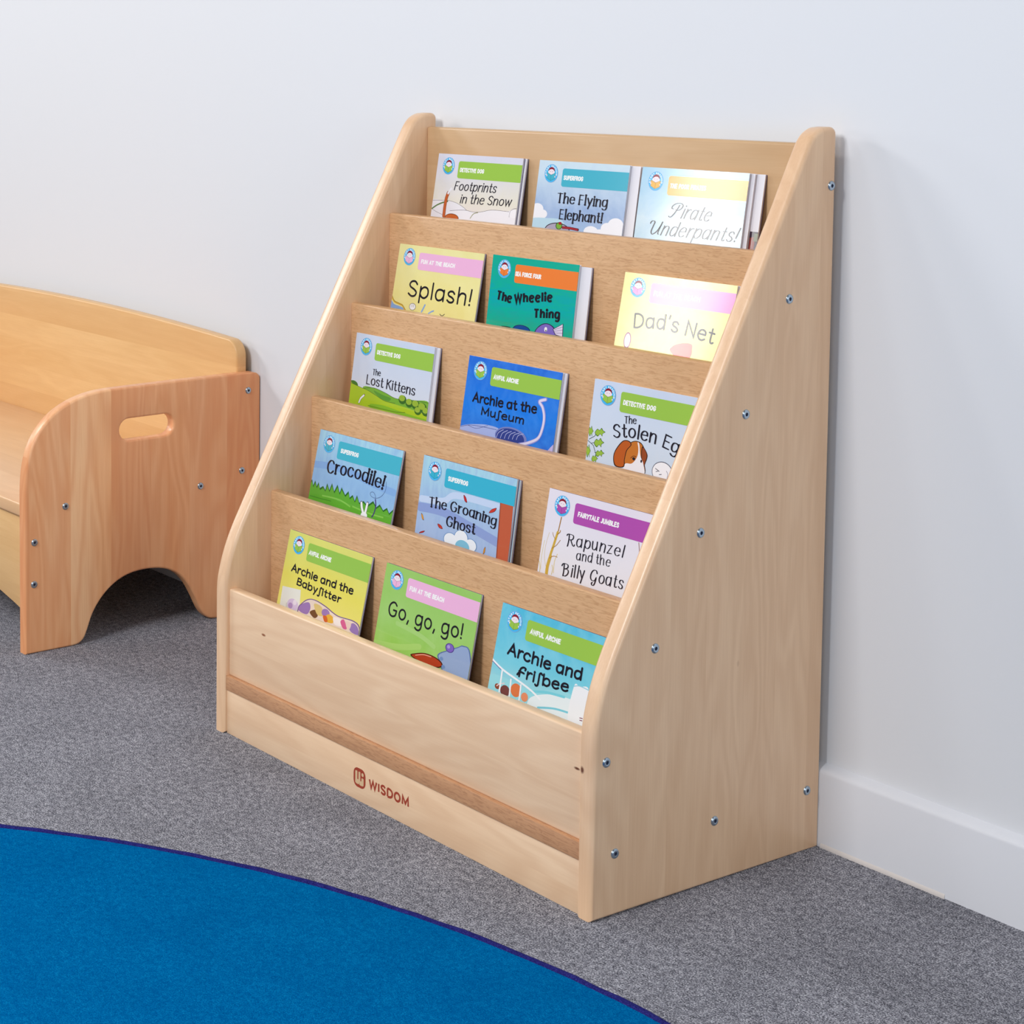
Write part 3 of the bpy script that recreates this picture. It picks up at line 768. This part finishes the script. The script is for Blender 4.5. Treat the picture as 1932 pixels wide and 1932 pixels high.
for x0 in (-0.0012, BW - T_):
    p = outline_solid('side_panel', [side], PT, 0.0062, M['side'], shelf, (lambda x0: (lambda u, v, w: (x0 + w, u, v)))(x0), 4,
                      lambda u, v: 0.2 if (u > 0.38 and v < 0.8) else 1.0)
right_panel = p
box('front_board', (T_ - 0.001, 0.0052, 0.0856), (BW - T_ + 0.001, 0.0216, 0.2135), M['front'], shelf, 0.003, 3)
box('bottom_shelf', (T_ - 0.001, 0.0004, 0.0650), (BW - T_ + 0.001, 0.3800, 0.0860), M['strip'], shelf, 0.0008, 2)['label'] = 'darker bottom shelf whose front edge shows as a brown strip'
plinth = box('plinth_board', (T_ - 0.001, 0.0024, 0.0), (BW - T_ + 0.001, 0.0204, 0.0648), M['front'], shelf, 0.0008, 2)
for k in range(4):
    zlow = ZT[k] - 0.043 - BOOK_H - 0.012
    box('divider_board', (T_ - 0.001, YK[k], zlow), (BW - T_ + 0.001, YK[k] + 0.0155, ZT[k]), M['divider'], shelf, 0.0022, 3)
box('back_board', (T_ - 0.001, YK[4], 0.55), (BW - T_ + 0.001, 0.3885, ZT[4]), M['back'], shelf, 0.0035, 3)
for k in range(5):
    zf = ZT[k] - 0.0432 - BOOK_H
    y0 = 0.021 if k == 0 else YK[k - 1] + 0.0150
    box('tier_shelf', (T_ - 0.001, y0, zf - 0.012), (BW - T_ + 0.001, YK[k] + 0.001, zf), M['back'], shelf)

def bolt_mesh():
    bm = bmesh.new()
    prof = [(0.0021, 0.0003), (0.0022, 0.0016), (0.0038, 0.0020), (0.0052, 0.0015), (0.0060, 0.0003), (0.0060, -0.0030)]
    n = 24; rings = []
    for j, (r, h) in enumerate(prof):
        rings.append([bm.verts.new((h, r * math.cos(2 * PI * i / n), r * math.sin(2 * PI * i / n))) for i in range(n)])
    for a, b in zip(rings[:-1], rings[1:]):
        for i in range(n): bm.faces.new((a[i], a[(i + 1) % n], b[(i + 1) % n], b[i]))
    f = bm.faces.new(rings[0]); f.material_index = 1
    me = bpy.data.meshes.new('bolt'); bmesh.ops.recalc_face_normals(bm, faces=bm.faces[:])
    bm.to_mesh(me); bm.free(); me.materials.append(M['zinc']); me.materials.append(M['hexhole']); me.shade_smooth(); me.set_sharp_from_angle(angle=math.radians(50))
    return me
BOLT = bolt_mesh()
def bolts(parent, x, spots):
    for y, z in spots:
        b = bpy.data.objects.new('bolt', BOLT); COL.objects.link(b); b.parent = parent; b.location = (x, y, z)
        b['label'] = 'zinc hex socket bolt'
bolts(shelf, BW + 0.001, [(0.3815, 0.825), (0.310, 0.692), (0.2375, 0.560), (0.164, 0.428), (0.092, 0.303), (0.0165, 0.184), (0.033, 0.074), (0.200, 0.075), (0.368, 0.076)])

# maker's mark on the plinth
bm = bmesh.new(); pr = Print(800, 200, 0.0001)
def rrect(x0, y0, x1, y1, r, n=6):
    return (arc(x1 - r, y1 - r, r, 0, 90, n) + arc(x0 + r, y1 - r, r, 90, 180, n) + arc(x0 + r, y0 + r, r, 180, 270, n) + arc(x1 - r, y0 + r, r, 270, 360, n))
C_BR, C_PALE = 'a03c26', 'd8b890'
pr.add([rrect(315.8, 18.6, 340.6, 44.6, 8.5)], C_BR)
pr.add([rrect(319.3, 23.2, 324.2, 40.0, 1.4), rrect(325.6, 23.2, 330.4, 40.0, 1.4), rrect(332.0, 22.8, 336.9, 33.0, 1.6)], C_PALE)
pr.add([rrect(319.3, 22.6, 329.0, 30.0, 3.2), rrect(326.0, 22.2, 336.9, 30.0, 3.4)], C_PALE)
pr.add([arc(334.4, 37.6, 2.5, 0, 360, 14)[:-1]], C_PALE)
pr.add([rrect(323.7, 29.0, 326.0, 40.3, 1.0), rrect(329.9, 28.0, 332.2, 40.3, 1.0), [(327.0, 22.0), (328.6, 22.0), (327.8, 25.6)]], C_BR)
pr.f = [(k, m, [(u, 200 - v) for u, v in q]) for k, m, q in pr.f]
pr.into(bm, 0.0024, 0.200)
o = bm_obj('logo_badge', bm, pr.mats, plinth); o['label'] = 'red-brown rounded square emblem'
bm = bmesh.new(); pr = Print(800, 200, 0.0001)
pr.add(lettering('WISDOM', [348.2, 175.6, 428.0, 175.6], 13.8, 15.5, 0.0, 0, 0, 12, False), C_BR)
pr.into(bm, 0.0024, 0.200)
o = bm_obj('lettering', bm, pr.mats, plinth); o['label'] = 'red-brown printed word WISDOM'
for m in set(pr.mats): m.node_tree.nodes['Principled BSDF'].inputs['Roughness'].default_value = 0.5

# ------------------------------------------------------------------ the bench
BX1, BT = -0.454, 0.0225
BX0 = -1.706
bench = tag(empty('storage_bench', (BX1, 0, 0)), 'orange-toned beech bench with arched back and slotted end panel, left of the book display', 'bench')
def bx(name, lo, hi, mat, bev=0.002, seg=2): return box(name, (lo[0] - BX1, lo[1], lo[2]), (hi[0] - BX1, hi[1], hi[2]), mat, bench, bev, seg)
end = ([(-0.068, 0.0), (0.020, 0.0)] + smooth_pts([(0.026, 0.0004), (0.036, 0.0030), (0.0445, 0.0105), (0.0515, 0.0255), (0.0600, 0.0470), (0.0735, 0.0675), (0.0910, 0.0850), (0.1120, 0.0985), (0.1360, 0.1065), (0.1610, 0.1090),
       (0.1860, 0.1080), (0.2120, 0.1020), (0.2350, 0.0890), (0.2530, 0.0700), (0.2670, 0.0470), (0.2770, 0.0270), (0.2860, 0.0125), (0.2970, 0.0030), (0.3080, 0.0004)], False, 3)
       + [(0.314, 0.0), (0.390, 0.0), (0.390, 0.104), (0.404, 0.105)] + arc(0.392, 0.4165, 0.012, 0, 90, 6)
       + [(0.348, 0.4295), (0.217, 0.4285), (0.115, 0.4270)] + smooth_pts([(0.100, 0.4268), (0.0780, 0.4255), (0.0500, 0.4215), (0.0180, 0.4120), (-0.0140, 0.3950), (-0.0400, 0.3700), (-0.0570, 0.3400), (-0.0655, 0.3050), (-0.0680, 0.2700)], False, 3))
slot = arc(0.2045, 0.355, 0.0185, -90, 90, 10) + arc(0.1325, 0.3545, 0.0185, 90, 270, 10)
for x0 in (0.0, BX0 - BX1):
    outline_solid('end_panel', [end, slot], BT, 0.0042, M['bench_side'], bench, (lambda a: (lambda u, v, w: (a - BT + w, u, v)))(x0), 4,
                  lambda u, v: 0.35 if u > 0.385 else 1.0)
xa, xb = BX0, BX1 - BT
def arch(x): return 0.4990 - 0.0165 * (abs(x + 1.08) / 0.60) ** 2
top = [(xb, 0.452)] + arc(xb - 0.030, arch(xb - 0.03) - 0.0300, 0.030, 2, 84, 8)
n = 24
for i in range(1, n): 
    x = (xb - 0.032) + ((xa + 0.032) - (xb - 0.032)) * i / n; top.append((x, arch(x)))
top += arc(xa + 0.030, arch(xa + 0.03) - 0.0300, 0.030, 96, 178, 8) + [(xa, 0.452)]
outline_solid('backrest', [[(xa, 0.11), (xb, 0.11)] + top], 0.0215, 0.0035, M['bench_back'], bench, lambda u, v, w: (u - BX1, 0.3700 + w, v), 3)
bx('seat', (xa, -0.0570, 0.2215), (xb, 0.3700, 0.2445), M['bench_seat'], 0.004, 3)
ap = [(xa, 0.0575)] + [(xa + (xb - xa) * i / 24, 0.115 - 0.0575 * (abs(xa + (xb - xa) * i / 24 + 1.0925) / 0.616) ** 2.5) for i in range(1, 24)] + [(xb, 0.0575), (xb, 0.2213), (xa, 0.2213)]
outline_solid('apron', [ap], 0.018, 0.0015, M['bench_back'], bench, lambda u, v, w: (u - BX1, -0.0505 + w, v), 2)
bolts(bench, 0.0, [(0.379, 0.398), (0.366, 0.257), (0.278, 0.240), (0.008, 0.239), (-0.051, 0.186), (-0.052, 0.116)])

# ------------------------------------------------------------------ the rug
RC, RR = (0.9926, -1.3312), 1.2233
rug = tag(empty('round_rug', (RC[0], RC[1], 0)), 'round bright blue rug with a navy bound edge on the grey carpet', 'rug')
bm = bmesh.new(); n = 256
rings = []
for r, z in ((RR - 0.0035, 0.0004), (RR - 0.0035, 0.0060), (RR - 0.0060, 0.0076), (RR - 0.0110, 0.0082)):
    rings.append([bm.verts.new((r * math.cos(2 * PI * i / n), r * math.sin(2 * PI * i / n), z)) for i in range(n)])
for a, b in zip(rings[:-1], rings[1:]):
    for i in range(n): bm.faces.new((a[i], a[(i + 1) % n], b[(i + 1) % n], b[i]))
bm.faces.new(rings[-1]); bm.faces.new(rings[0][::-1])
bm_obj('pile', bm, M['rug'], rug, 60)['label'] = 'short bright blue pile'
bm = bmesh.new(); n2 = 10; g = []
rr = random.Random(3)
for i in range(n):
    a = 2 * PI * i / n; wob = rr.uniform(-0.0007, 0.0007); ring = []
    for j in range(n2):
        b = 2 * PI * j / n2
        R = RR - 0.0058 + wob + 0.0058 * math.cos(b)
        ring.append(bm.verts.new((R * math.cos(a), R * math.sin(a), 0.0054 + wob * 0.5 + 0.0050 * math.sin(b))))
    g.append(ring)
for i in range(n):
    for j in range(n2): bm.faces.new((g[i][j], g[(i + 1) % n][j], g[(i + 1) % n][(j + 1) % n2], g[i][(j + 1) % n2]))
bm_obj('bound_edge', bm, M['navy'], rug, 60)['label'] = 'navy stitched binding'

# ------------------------------------------------------------------ the picture books
DARK = '1e1a26'
GREEN, TEAL, ORANGE, PINK, PURPLE, AMBER, CORAL = '9ac44e', '48b2c8', 'e8904a', 'ecb4d8', 'b050aa', 'eab248', 'ee8038'
STY = dict(comic=dict(pen=8.2, contrast=0.0, track=9), serif=dict(pen=12, contrast=0.66, serif=7, track=9),
           archie=dict(pen=13.2, contrast=0.12, track=9, jitter=0.03), human=dict(pen=9.6, contrast=0.52, track=8),
           italic=dict(pen=8.6, contrast=0.4, track=8, slant=0.18), block=dict(pen=17, contrast=0.35, track=16, rnd=False),
           curly=dict(pen=8.2, contrast=0.62, track=12, jitter=0.10, slant=0.05), script=dict(pen=7.0, contrast=0.62, track=9, slant=0.36))

def add_cover(parent, w, h, mat, name='front_cover', y0=0.0, th=0.0004):
    bm = bmesh.new(); bmesh.ops.create_cube(bm, size=1)
    for v in bm.verts: v.co = Vector(((v.co.x + .5) * w, y0 + (v.co.y + .5) * th, (v.co.z + .5) * h))
    return bm

def make_book(name, label, X0, w, k, ztop, tilt, back, ground, art=(), banner=None, titles=(), dz=0.0, back_mat=None, T=0.0036, cat='book', group='picture books on the display'):
    t = math.radians(tilt); zf = ZT[k] - 0.0432 - BOOK_H
    h = (ztop - zf - T * math.sin(t)) / math.cos(t)
    y0 = YK[k] - 0.0002 - back - T * math.cos(t) - h * math.sin(t)
    r = empty(name, (X0, y0, ztop - h * math.cos(t)), (-t, 0, 0), 0.02)
    tag(r, label, cat, group)
    pr = Print(w * 1000, h * 1000); draw(pr, art)
    bm = add_cover(r, w, h, ground); pr.into(bm, 0.0, h, 1)
    me = bpy.data.meshes.new('front_cover'); bm.to_mesh(me); bm.free()
    cov = link_mesh('front_cover', me, [ground] + pr.mats, r)
    base_step = pr.k + 1
    box('page_block', (0.0008, 0.00045, 0.0006), (w - 0.0007, T - 0.00045, h - 0.0006), M['page'], r)
    box('back_cover', (0.0, T - 0.0004, 0.0), (w, T, h), back_mat or M['paper_cover'], r)
    def layer(nm, fn, lab=None):
        nonlocal base_step
        q = Print(w * 1000, h * 1000); q.k = base_step; fn(q); base_step = q.k
        b = bmesh.new(); q.into(b, 0.0, h)
        m2 = bpy.data.meshes.new(nm); b.to_mesh(m2); b.free()
        oo = link_mesh(nm, m2, q.mats, cov)
        if lab: oo['label'] = lab
    if banner:
        txt, col, x0, x1 = banner
        def fb(q):
            q.add([[(w * 1000 + 1, 9.8), (w * 1000 + 1, 35.3)] + arc(50.6, 31.7, 3.6, 90, 180, 6) + arc(50.6, 13.4, 3.6, 180, 270, 6)], col)
            q.add(lettering(txt, [x0, 26.0, x1, 26.0], 6.6, 17, 0.0, 0.05, 0, 14, True, 0.03, 40), 'f4f4f2')
        layer('series_banner', fb)
        def bd(q):
            cx, cy = 25.4, 18.0
            E = lambda a, b, rx, ry, c: q.add([[(a + rx * math.cos(i * PI / 20), b + ry * math.sin(i * PI / 20)) for i in range(40)]], c)
            E(cx, cy, 12.9, 12.9, '86aedc'); E(cx, cy, 12.3, 12.3, '46b6ea')
            E(cx, cy - 0.4, 8.3, 8.3, '34c4f2')
            pts = []
            for i in range(13):
                a = math.radians(196 - i * 212 / 12); pts += [cx + 8.9 * math.cos(a), cy - 8.9 * math.sin(a)]
            q.add(lettering('START READING', pts, 2.7, 15, 0, 0, 0, 10, True, 0, 30), 'f6f8fc')
            E(cx, cy - 2.4, 6.4, 4.9, 'f0e0e6')
            q.add([smooth_pts([(cx - 6.4, cy - 3.2), (cx - 4.6, cy - 7.2), (cx, cy - 9.0), (cx + 4.8, cy - 7.1), (cx + 6.6, cy - 2.8), (cx + 3.2, cy - 5.4), (cx - 0.2, cy - 6.0), (cx - 3.4, cy - 5.2)], True, 4)], '8c1c30')
            E(cx - 2.0, cy - 2.6, 0.5, 0.35, '605060'); E(cx + 2.0, cy - 2.6, 0.5, 0.35, '605060')
            dk = tuple(int(int(col[i:i + 2], 16) * 0.72) for i in (0, 2, 4)); dk = '%02x%02x%02x' % dk
            q.add([[(cx - 8.6, cy - 1.6), (cx, cy + 1.9), (cx + 8.4, cy - 1.2), (cx + 7.8, cy + 7.4), (cx, cy + 10.4), (cx - 8.0, cy + 6.8)]], dk)
            q.add([[(cx - 8.2, cy - 0.9), (cx - 0.25, cy + 2.4), (cx - 0.25, cy + 9.8), (cx - 7.6, cy + 6.4)], [(cx + 0.25, cy + 2.4), (cx + 8.0, cy - 0.6), (cx + 7.4, cy + 7.0), (cx + 0.25, cy + 9.8)]], col)
            E(cx - 8.2, cy + 3.2, 0.9, 1.2, 'f0d8e0'); E(cx + 7.8, cy + 4.4, 0.9, 1.2, 'f0d8e0')
        layer('reading_badge', bd)
    if titles:
        def ft(q):
            for s, b, cap, sty in titles: q.add(lettering(s, b, cap, **STY[sty]), DARK)
        layer('title_lettering', ft)
    return r

def G(name, top, mid, bot, *a, **k): return cover_print(name + '_cover_print', top, mid, bot, *a, **k)
def loose(label, X0, w, k, ztop, tilt, back, mat, art=(), back_mat=None):
    return make_book('picture_book', label, X0, w, k, ztop, tilt, back, mat, art, None, (), back_mat=back_mat, T=0.0034)
P2 = 0.0037
PLAIN = M['paper_cover']
DK = M['dark_cover']

# top tier
loose('thin pale book peeking out at the right of the snowy hills book', 0.0635, 0.181, 4, 0.8358, 9.2, 0, PLAIN, back_mat=DK)
make_book('picture_book', 'pale book with snowy hills, title Footprints in the Snow, at left end of top tier', 0.0599, 0.181, 4, 0.8364, 9.2, P2,
    G('snow', (214, 214, 228), (228, 223, 208), (230, 216, 228), 0.35, 14, alt=(236, 232, 240)), ART['foot'], ('DETECTIVE DOG', GREEN, 51.5, 103),
    [('Footprints', [43.5, 54.0, 133.7, 53.0], 14.2, 'italic'), ('in the Snow', [60, 72.6, 168, 70.4], 14.2, 'italic')], back_mat=DK)
loose('grey-white book showing as a wide strip behind the middle blue book of the top tier', 0.2890, 0.171, 4, 0.8350, 8.2, 0, PLAIN)
make_book('picture_book', 'pale blue book with white clouds, title The Flying Elephant, in middle of top tier', 0.2742, 0.170, 4, 0.8359, 8.2, P2,
    G('cloud_sky', (206, 226, 236), (152, 178, 218), (170, 196, 228), 0.4, 26, alt=(190, 206, 232)), ART['fly'], ('SUPERFROG', TEAL, 50.5, 87),
    [('The Flying', [42.5, 59.0, 138, 59.6], 15.5, 'serif'), ('Elephant!', [50.3, 81.5, 132, 81.8], 15.5, 'serif')])
loose('rearmost book behind the shiny light blue book, showing a dark lower scene', 0.4890, 0.176, 4, 0.8345, 8.9, 0, PLAIN,
    [('P', '3c2c3c', [140, 72, 190, 72, 190, 160, 140, 160]), ('P', '8c4038', [164, 80, 172, 78, 172, 110, 164, 110]), ('P', '6c745c', [170, 74, 176, 74, 176, 84, 170, 84])], back_mat=DK)
loose('white-covered book directly behind the shiny light blue book', 0.4765, 0.176, 4, 0.8350, 8.9, P2, PLAIN)
make_book('picture_book', 'shiny light blue book with amber banner and curly script title at right of top tier', 0.4702, 0.1765, 4, 0.8356, 8.9, 2 * P2,
    G('sea_blue', (172, 212, 234), (204, 224, 235), (180, 212, 230), 0.5, 18, alt=(160, 200, 228)), (), ('THE POOR PIRATES', AMBER, 51, 110),
    [('#irate', [56, 64.0, 122, 65.4], 19.0, 'script'), ('@nderpants!', [24, 88.8, 168, 88.2], 19.0, 'script')])
# fourth tier
make_book('picture_book', 'yellow book with pink banner and the big black title Splash', 0.0535, 0.184, 3, 0.7030, 10.5, 0,
    G('sand_yellow', (232, 224, 156), (234, 224, 146), (228, 216, 140), 0.3, 20, alt=(240, 234, 180)), ART['spl'], ('FUN AT THE BEACH', PINK, 53, 126),
    [('Splash!', [33, 76.4, 172, 77.4], 25, 'comic')], back_mat=DK)
loose('white book showing as a wide strip at the right of the teal green book', 0.2745, 0.170, 3, 0.7020, 7, 0, PLAIN, back_mat=DK)
make_book('picture_book', 'teal green book with orange banner, title The Wheelie Thing', 0.2592, 0.1665, 3, 0.7044, 7, P2,
    G('teal_paint', (16, 168, 148), (0, 168, 172), (50, 166, 100), 0.6, 40, (1, 1, 4), alt=(10, 180, 140)), ART['whe'], ('SEA FORCE FOUR', CORAL, 48, 97.5),
    [('The', [15.5, 63.4, 31, 64.8, 45.5, 65.0], 15.5, 'block'), ('Wheelie', [52.5, 64.6, 88, 59.5, 123.4, 55.2], 15.5, 'block'), ('Thing', [92.5, 80.8, 140.6, 76.4], 15.0, 'block')])
loose('pale book barely peeking out behind the washed-out yellow book', 0.5115, 0.1835, 3, 0.7022, 11, 0, PLAIN)
make_book('picture_book', 'pale yellow book washed out by glare, at right end of second tier from top', 0.5073, 0.1826, 3, 0.7030, 11, P2,
    G('pale_yellow', (236, 230, 148), (238, 232, 150), (236, 228, 146), 0.3, 20, alt=(242, 238, 180)), ART['dad'], ('FUN AT THE BEACH', 'e69ad0', 53, 128),
    [("Dad's Net", [27.6, 70.8, 71.6, 67.4, 111.3, 69.8, 158, 75.5], 20, 'comic')])
# third tier
loose('thin white book behind the green fields book', 0.0515, 0.176, 2, 0.5727, 8, 0, PLAIN, back_mat=DK)
make_book('picture_book', 'pale sky book with green fields, title The Lost Kittens', 0.0463, 0.1745, 2, 0.5737, 8, P2,
    G('pale_sky', (198, 210, 230), (206, 214, 230), (214, 220, 232), 0.4, 16, alt=(222, 222, 228)), ART['kit'], ('DETECTIVE DOG', GREEN, 51.5, 103),
    [('The', [47.1, 57.2, 64.9, 56.6], 9.6, 'human'), ('Lost Kittens', [34.5, 72.4, 144, 73.8], 15.0, 'human')])
loose('thin white book behind the deep blue book', 0.2955, 0.1790, 2, 0.5712, 9, 0, PLAIN, back_mat=DK)
make_book('picture_book', 'deep blue book with a long skeleton neck, title Archie at the Museum', 0.2924, 0.178, 2, 0.5720, 9, P2,
    G('deep_blue', (40, 108, 212), (26, 122, 226), (54, 104, 206), 0.6, 34, alt=(66, 140, 232)), ART['mus'], ('AWFUL ARCHIE', GREEN, 52.5, 100),
    [('Archie at the', [17.6, 62.2, 80, 61.8, 140.4, 60.0], 14.0, 'archie'), ('Mu^eum', [37, 77.2, 119.5, 77.4], 11.6, 'archie')])
make_book('picture_book', 'pale blue book with oak leaves and a brown and white dog', 0.5237, 0.185, 2, 0.5720, 8.1, 0,
    G('pale_blue', (202, 214, 234), (206, 218, 234), (200, 216, 236), 0.3, 16, alt=(216, 222, 234)), ART['sto'], ('DETECTIVE DOG', GREEN, 52, 105),
    [('The', [57.7, 48.7, 77.3, 46.4], 9.8, 'human'), ('Stolen', [42.3, 69.7, 74, 64.8, 112, 65.8], 18, 'human'), ('Egg', [121.5, 67.4, 142, 71.4, 162, 75.0], 18, 'human')])
# second tier
make_book('picture_book', 'light blue book with green grass and rabbit ears, title Crocodile', 0.0511, 0.187, 1, 0.4368, 12.5, 0,
    G('meadow_sky', (166, 210, 228), (146, 186, 226), (152, 192, 230), 0.5, 26, (3, 1, 1), alt=(128, 166, 220)), ART['cro'], ('SUPERFROG', TEAL, 54, 94),
    [('Crocodile!', [31.2, 60.4, 95, 56.6, 158.8, 61.1], 21.5, 'serif')], back_mat=DK)
loose('pale blue-grey book behind the falling leaves book', 0.2872, 0.1815, 1, 0.4385, 8.2, 0, plain('pale_blue_cover', (186, 206, 220), 0.25), back_mat=DK)
make_book('picture_book', 'light blue book with red falling leaves and a brick corner, title The Groaning Ghost', 0.2853, 0.1815, 1, 0.4403, 8.2, P2,
    G('autumn_sky', (170, 214, 228), (166, 192, 226), (164, 186, 226), 0.5, 26, (3, 1, 1), alt=(146, 172, 220)), ART['gho'], ('SUPERFROG', '3cb2ce', 53.5, 92),
    [('The Groaning', [21.7, 67.6, 90, 64.8, 153.3, 67.7], 15.2, 'serif'), ('Ghost', [59.7, 86.0, 116, 86.2], 15.6, 'serif')], back_mat=DK)
make_book('picture_book', 'pinkish white book with purple banner and a bare golden tree', 0.5212, 0.186, 1, 0.4392, 10.5, 0,
    G('pale_pink', (228, 221, 232), (228, 226, 234), (226, 227, 235), 0.3, 14, alt=(232, 228, 234)), ART['rap'], ('FAIRYTALE JUMBLES', PURPLE, 53.5, 121),
    [('$apunzel', [43, 64.4, 90, 60.4, 135, 59.4], 15.4, 'curly'), ('and the', [61.4, 78.4, 90, 76.0, 116.5, 74.6], 12.6, 'curly'), ('%illy &oats', [43, 101.6, 92, 98.4, 141.6, 96.4], 16.0, 'curly')], back_mat=DK)
# lowest tier
make_book('picture_book', 'bright yellow book with green banner and a bundle of toys, title Archie and the Babysitter', 0.0763, 0.1855, 0, 0.3028, 13, 0,
    G('lemon_yellow', (212, 214, 112), (226, 216, 96), (230, 222, 126), 0.4, 18, alt=(232, 224, 120)), ART['bab'], ('AWFUL ARCHIE', '96c252', 51, 101),
    [('Archie and the', [19.1, 57.0, 90, 58.6, 159.4, 58.4], 12.0, 'archie'), ('Baby^itter', [36, 72.8, 86, 74.6, 136.6, 75.4], 11.4, 'archie')], back_mat=DK)
make_book('picture_book', 'lime green book with pink banner, title Go, go, go', 0.2923, 0.1860, 0, 0.3026, 11.8, 0,
    G('lime_green', (150, 198, 98), (156, 202, 108), (142, 194, 74), 0.5, 14, alt=(170, 208, 128)), ART['go'], ('FUN AT THE BEACH', PINK, 53, 120),
    [('Go, go, go!', [18.4, 67.2, 92, 66.4, 164.8, 62.8], 20.5, 'comic')], back_mat=DK)
make_book('picture_book', 'sky blue book with white railing and spray, title Archie and Frisbee', 0.5172, 0.1850, 0, 0.3026, 12.8, 0,
    G('sea_spray', (84, 186, 216), (112, 200, 220), (176, 218, 226), 0.6, 26, alt=(140, 212, 226)), ART['fri'], ('AWFUL ARCHIE', GREEN, 54, 105),
    [('Archie and', [22.5, 59.6, 85, 60.2, 148.1, 58.4], 15.6, 'archie'), ('~ri^bee', [46.3, 80.8, 90, 80.2, 131, 77.0], 14.6, 'archie')], back_mat=DK)
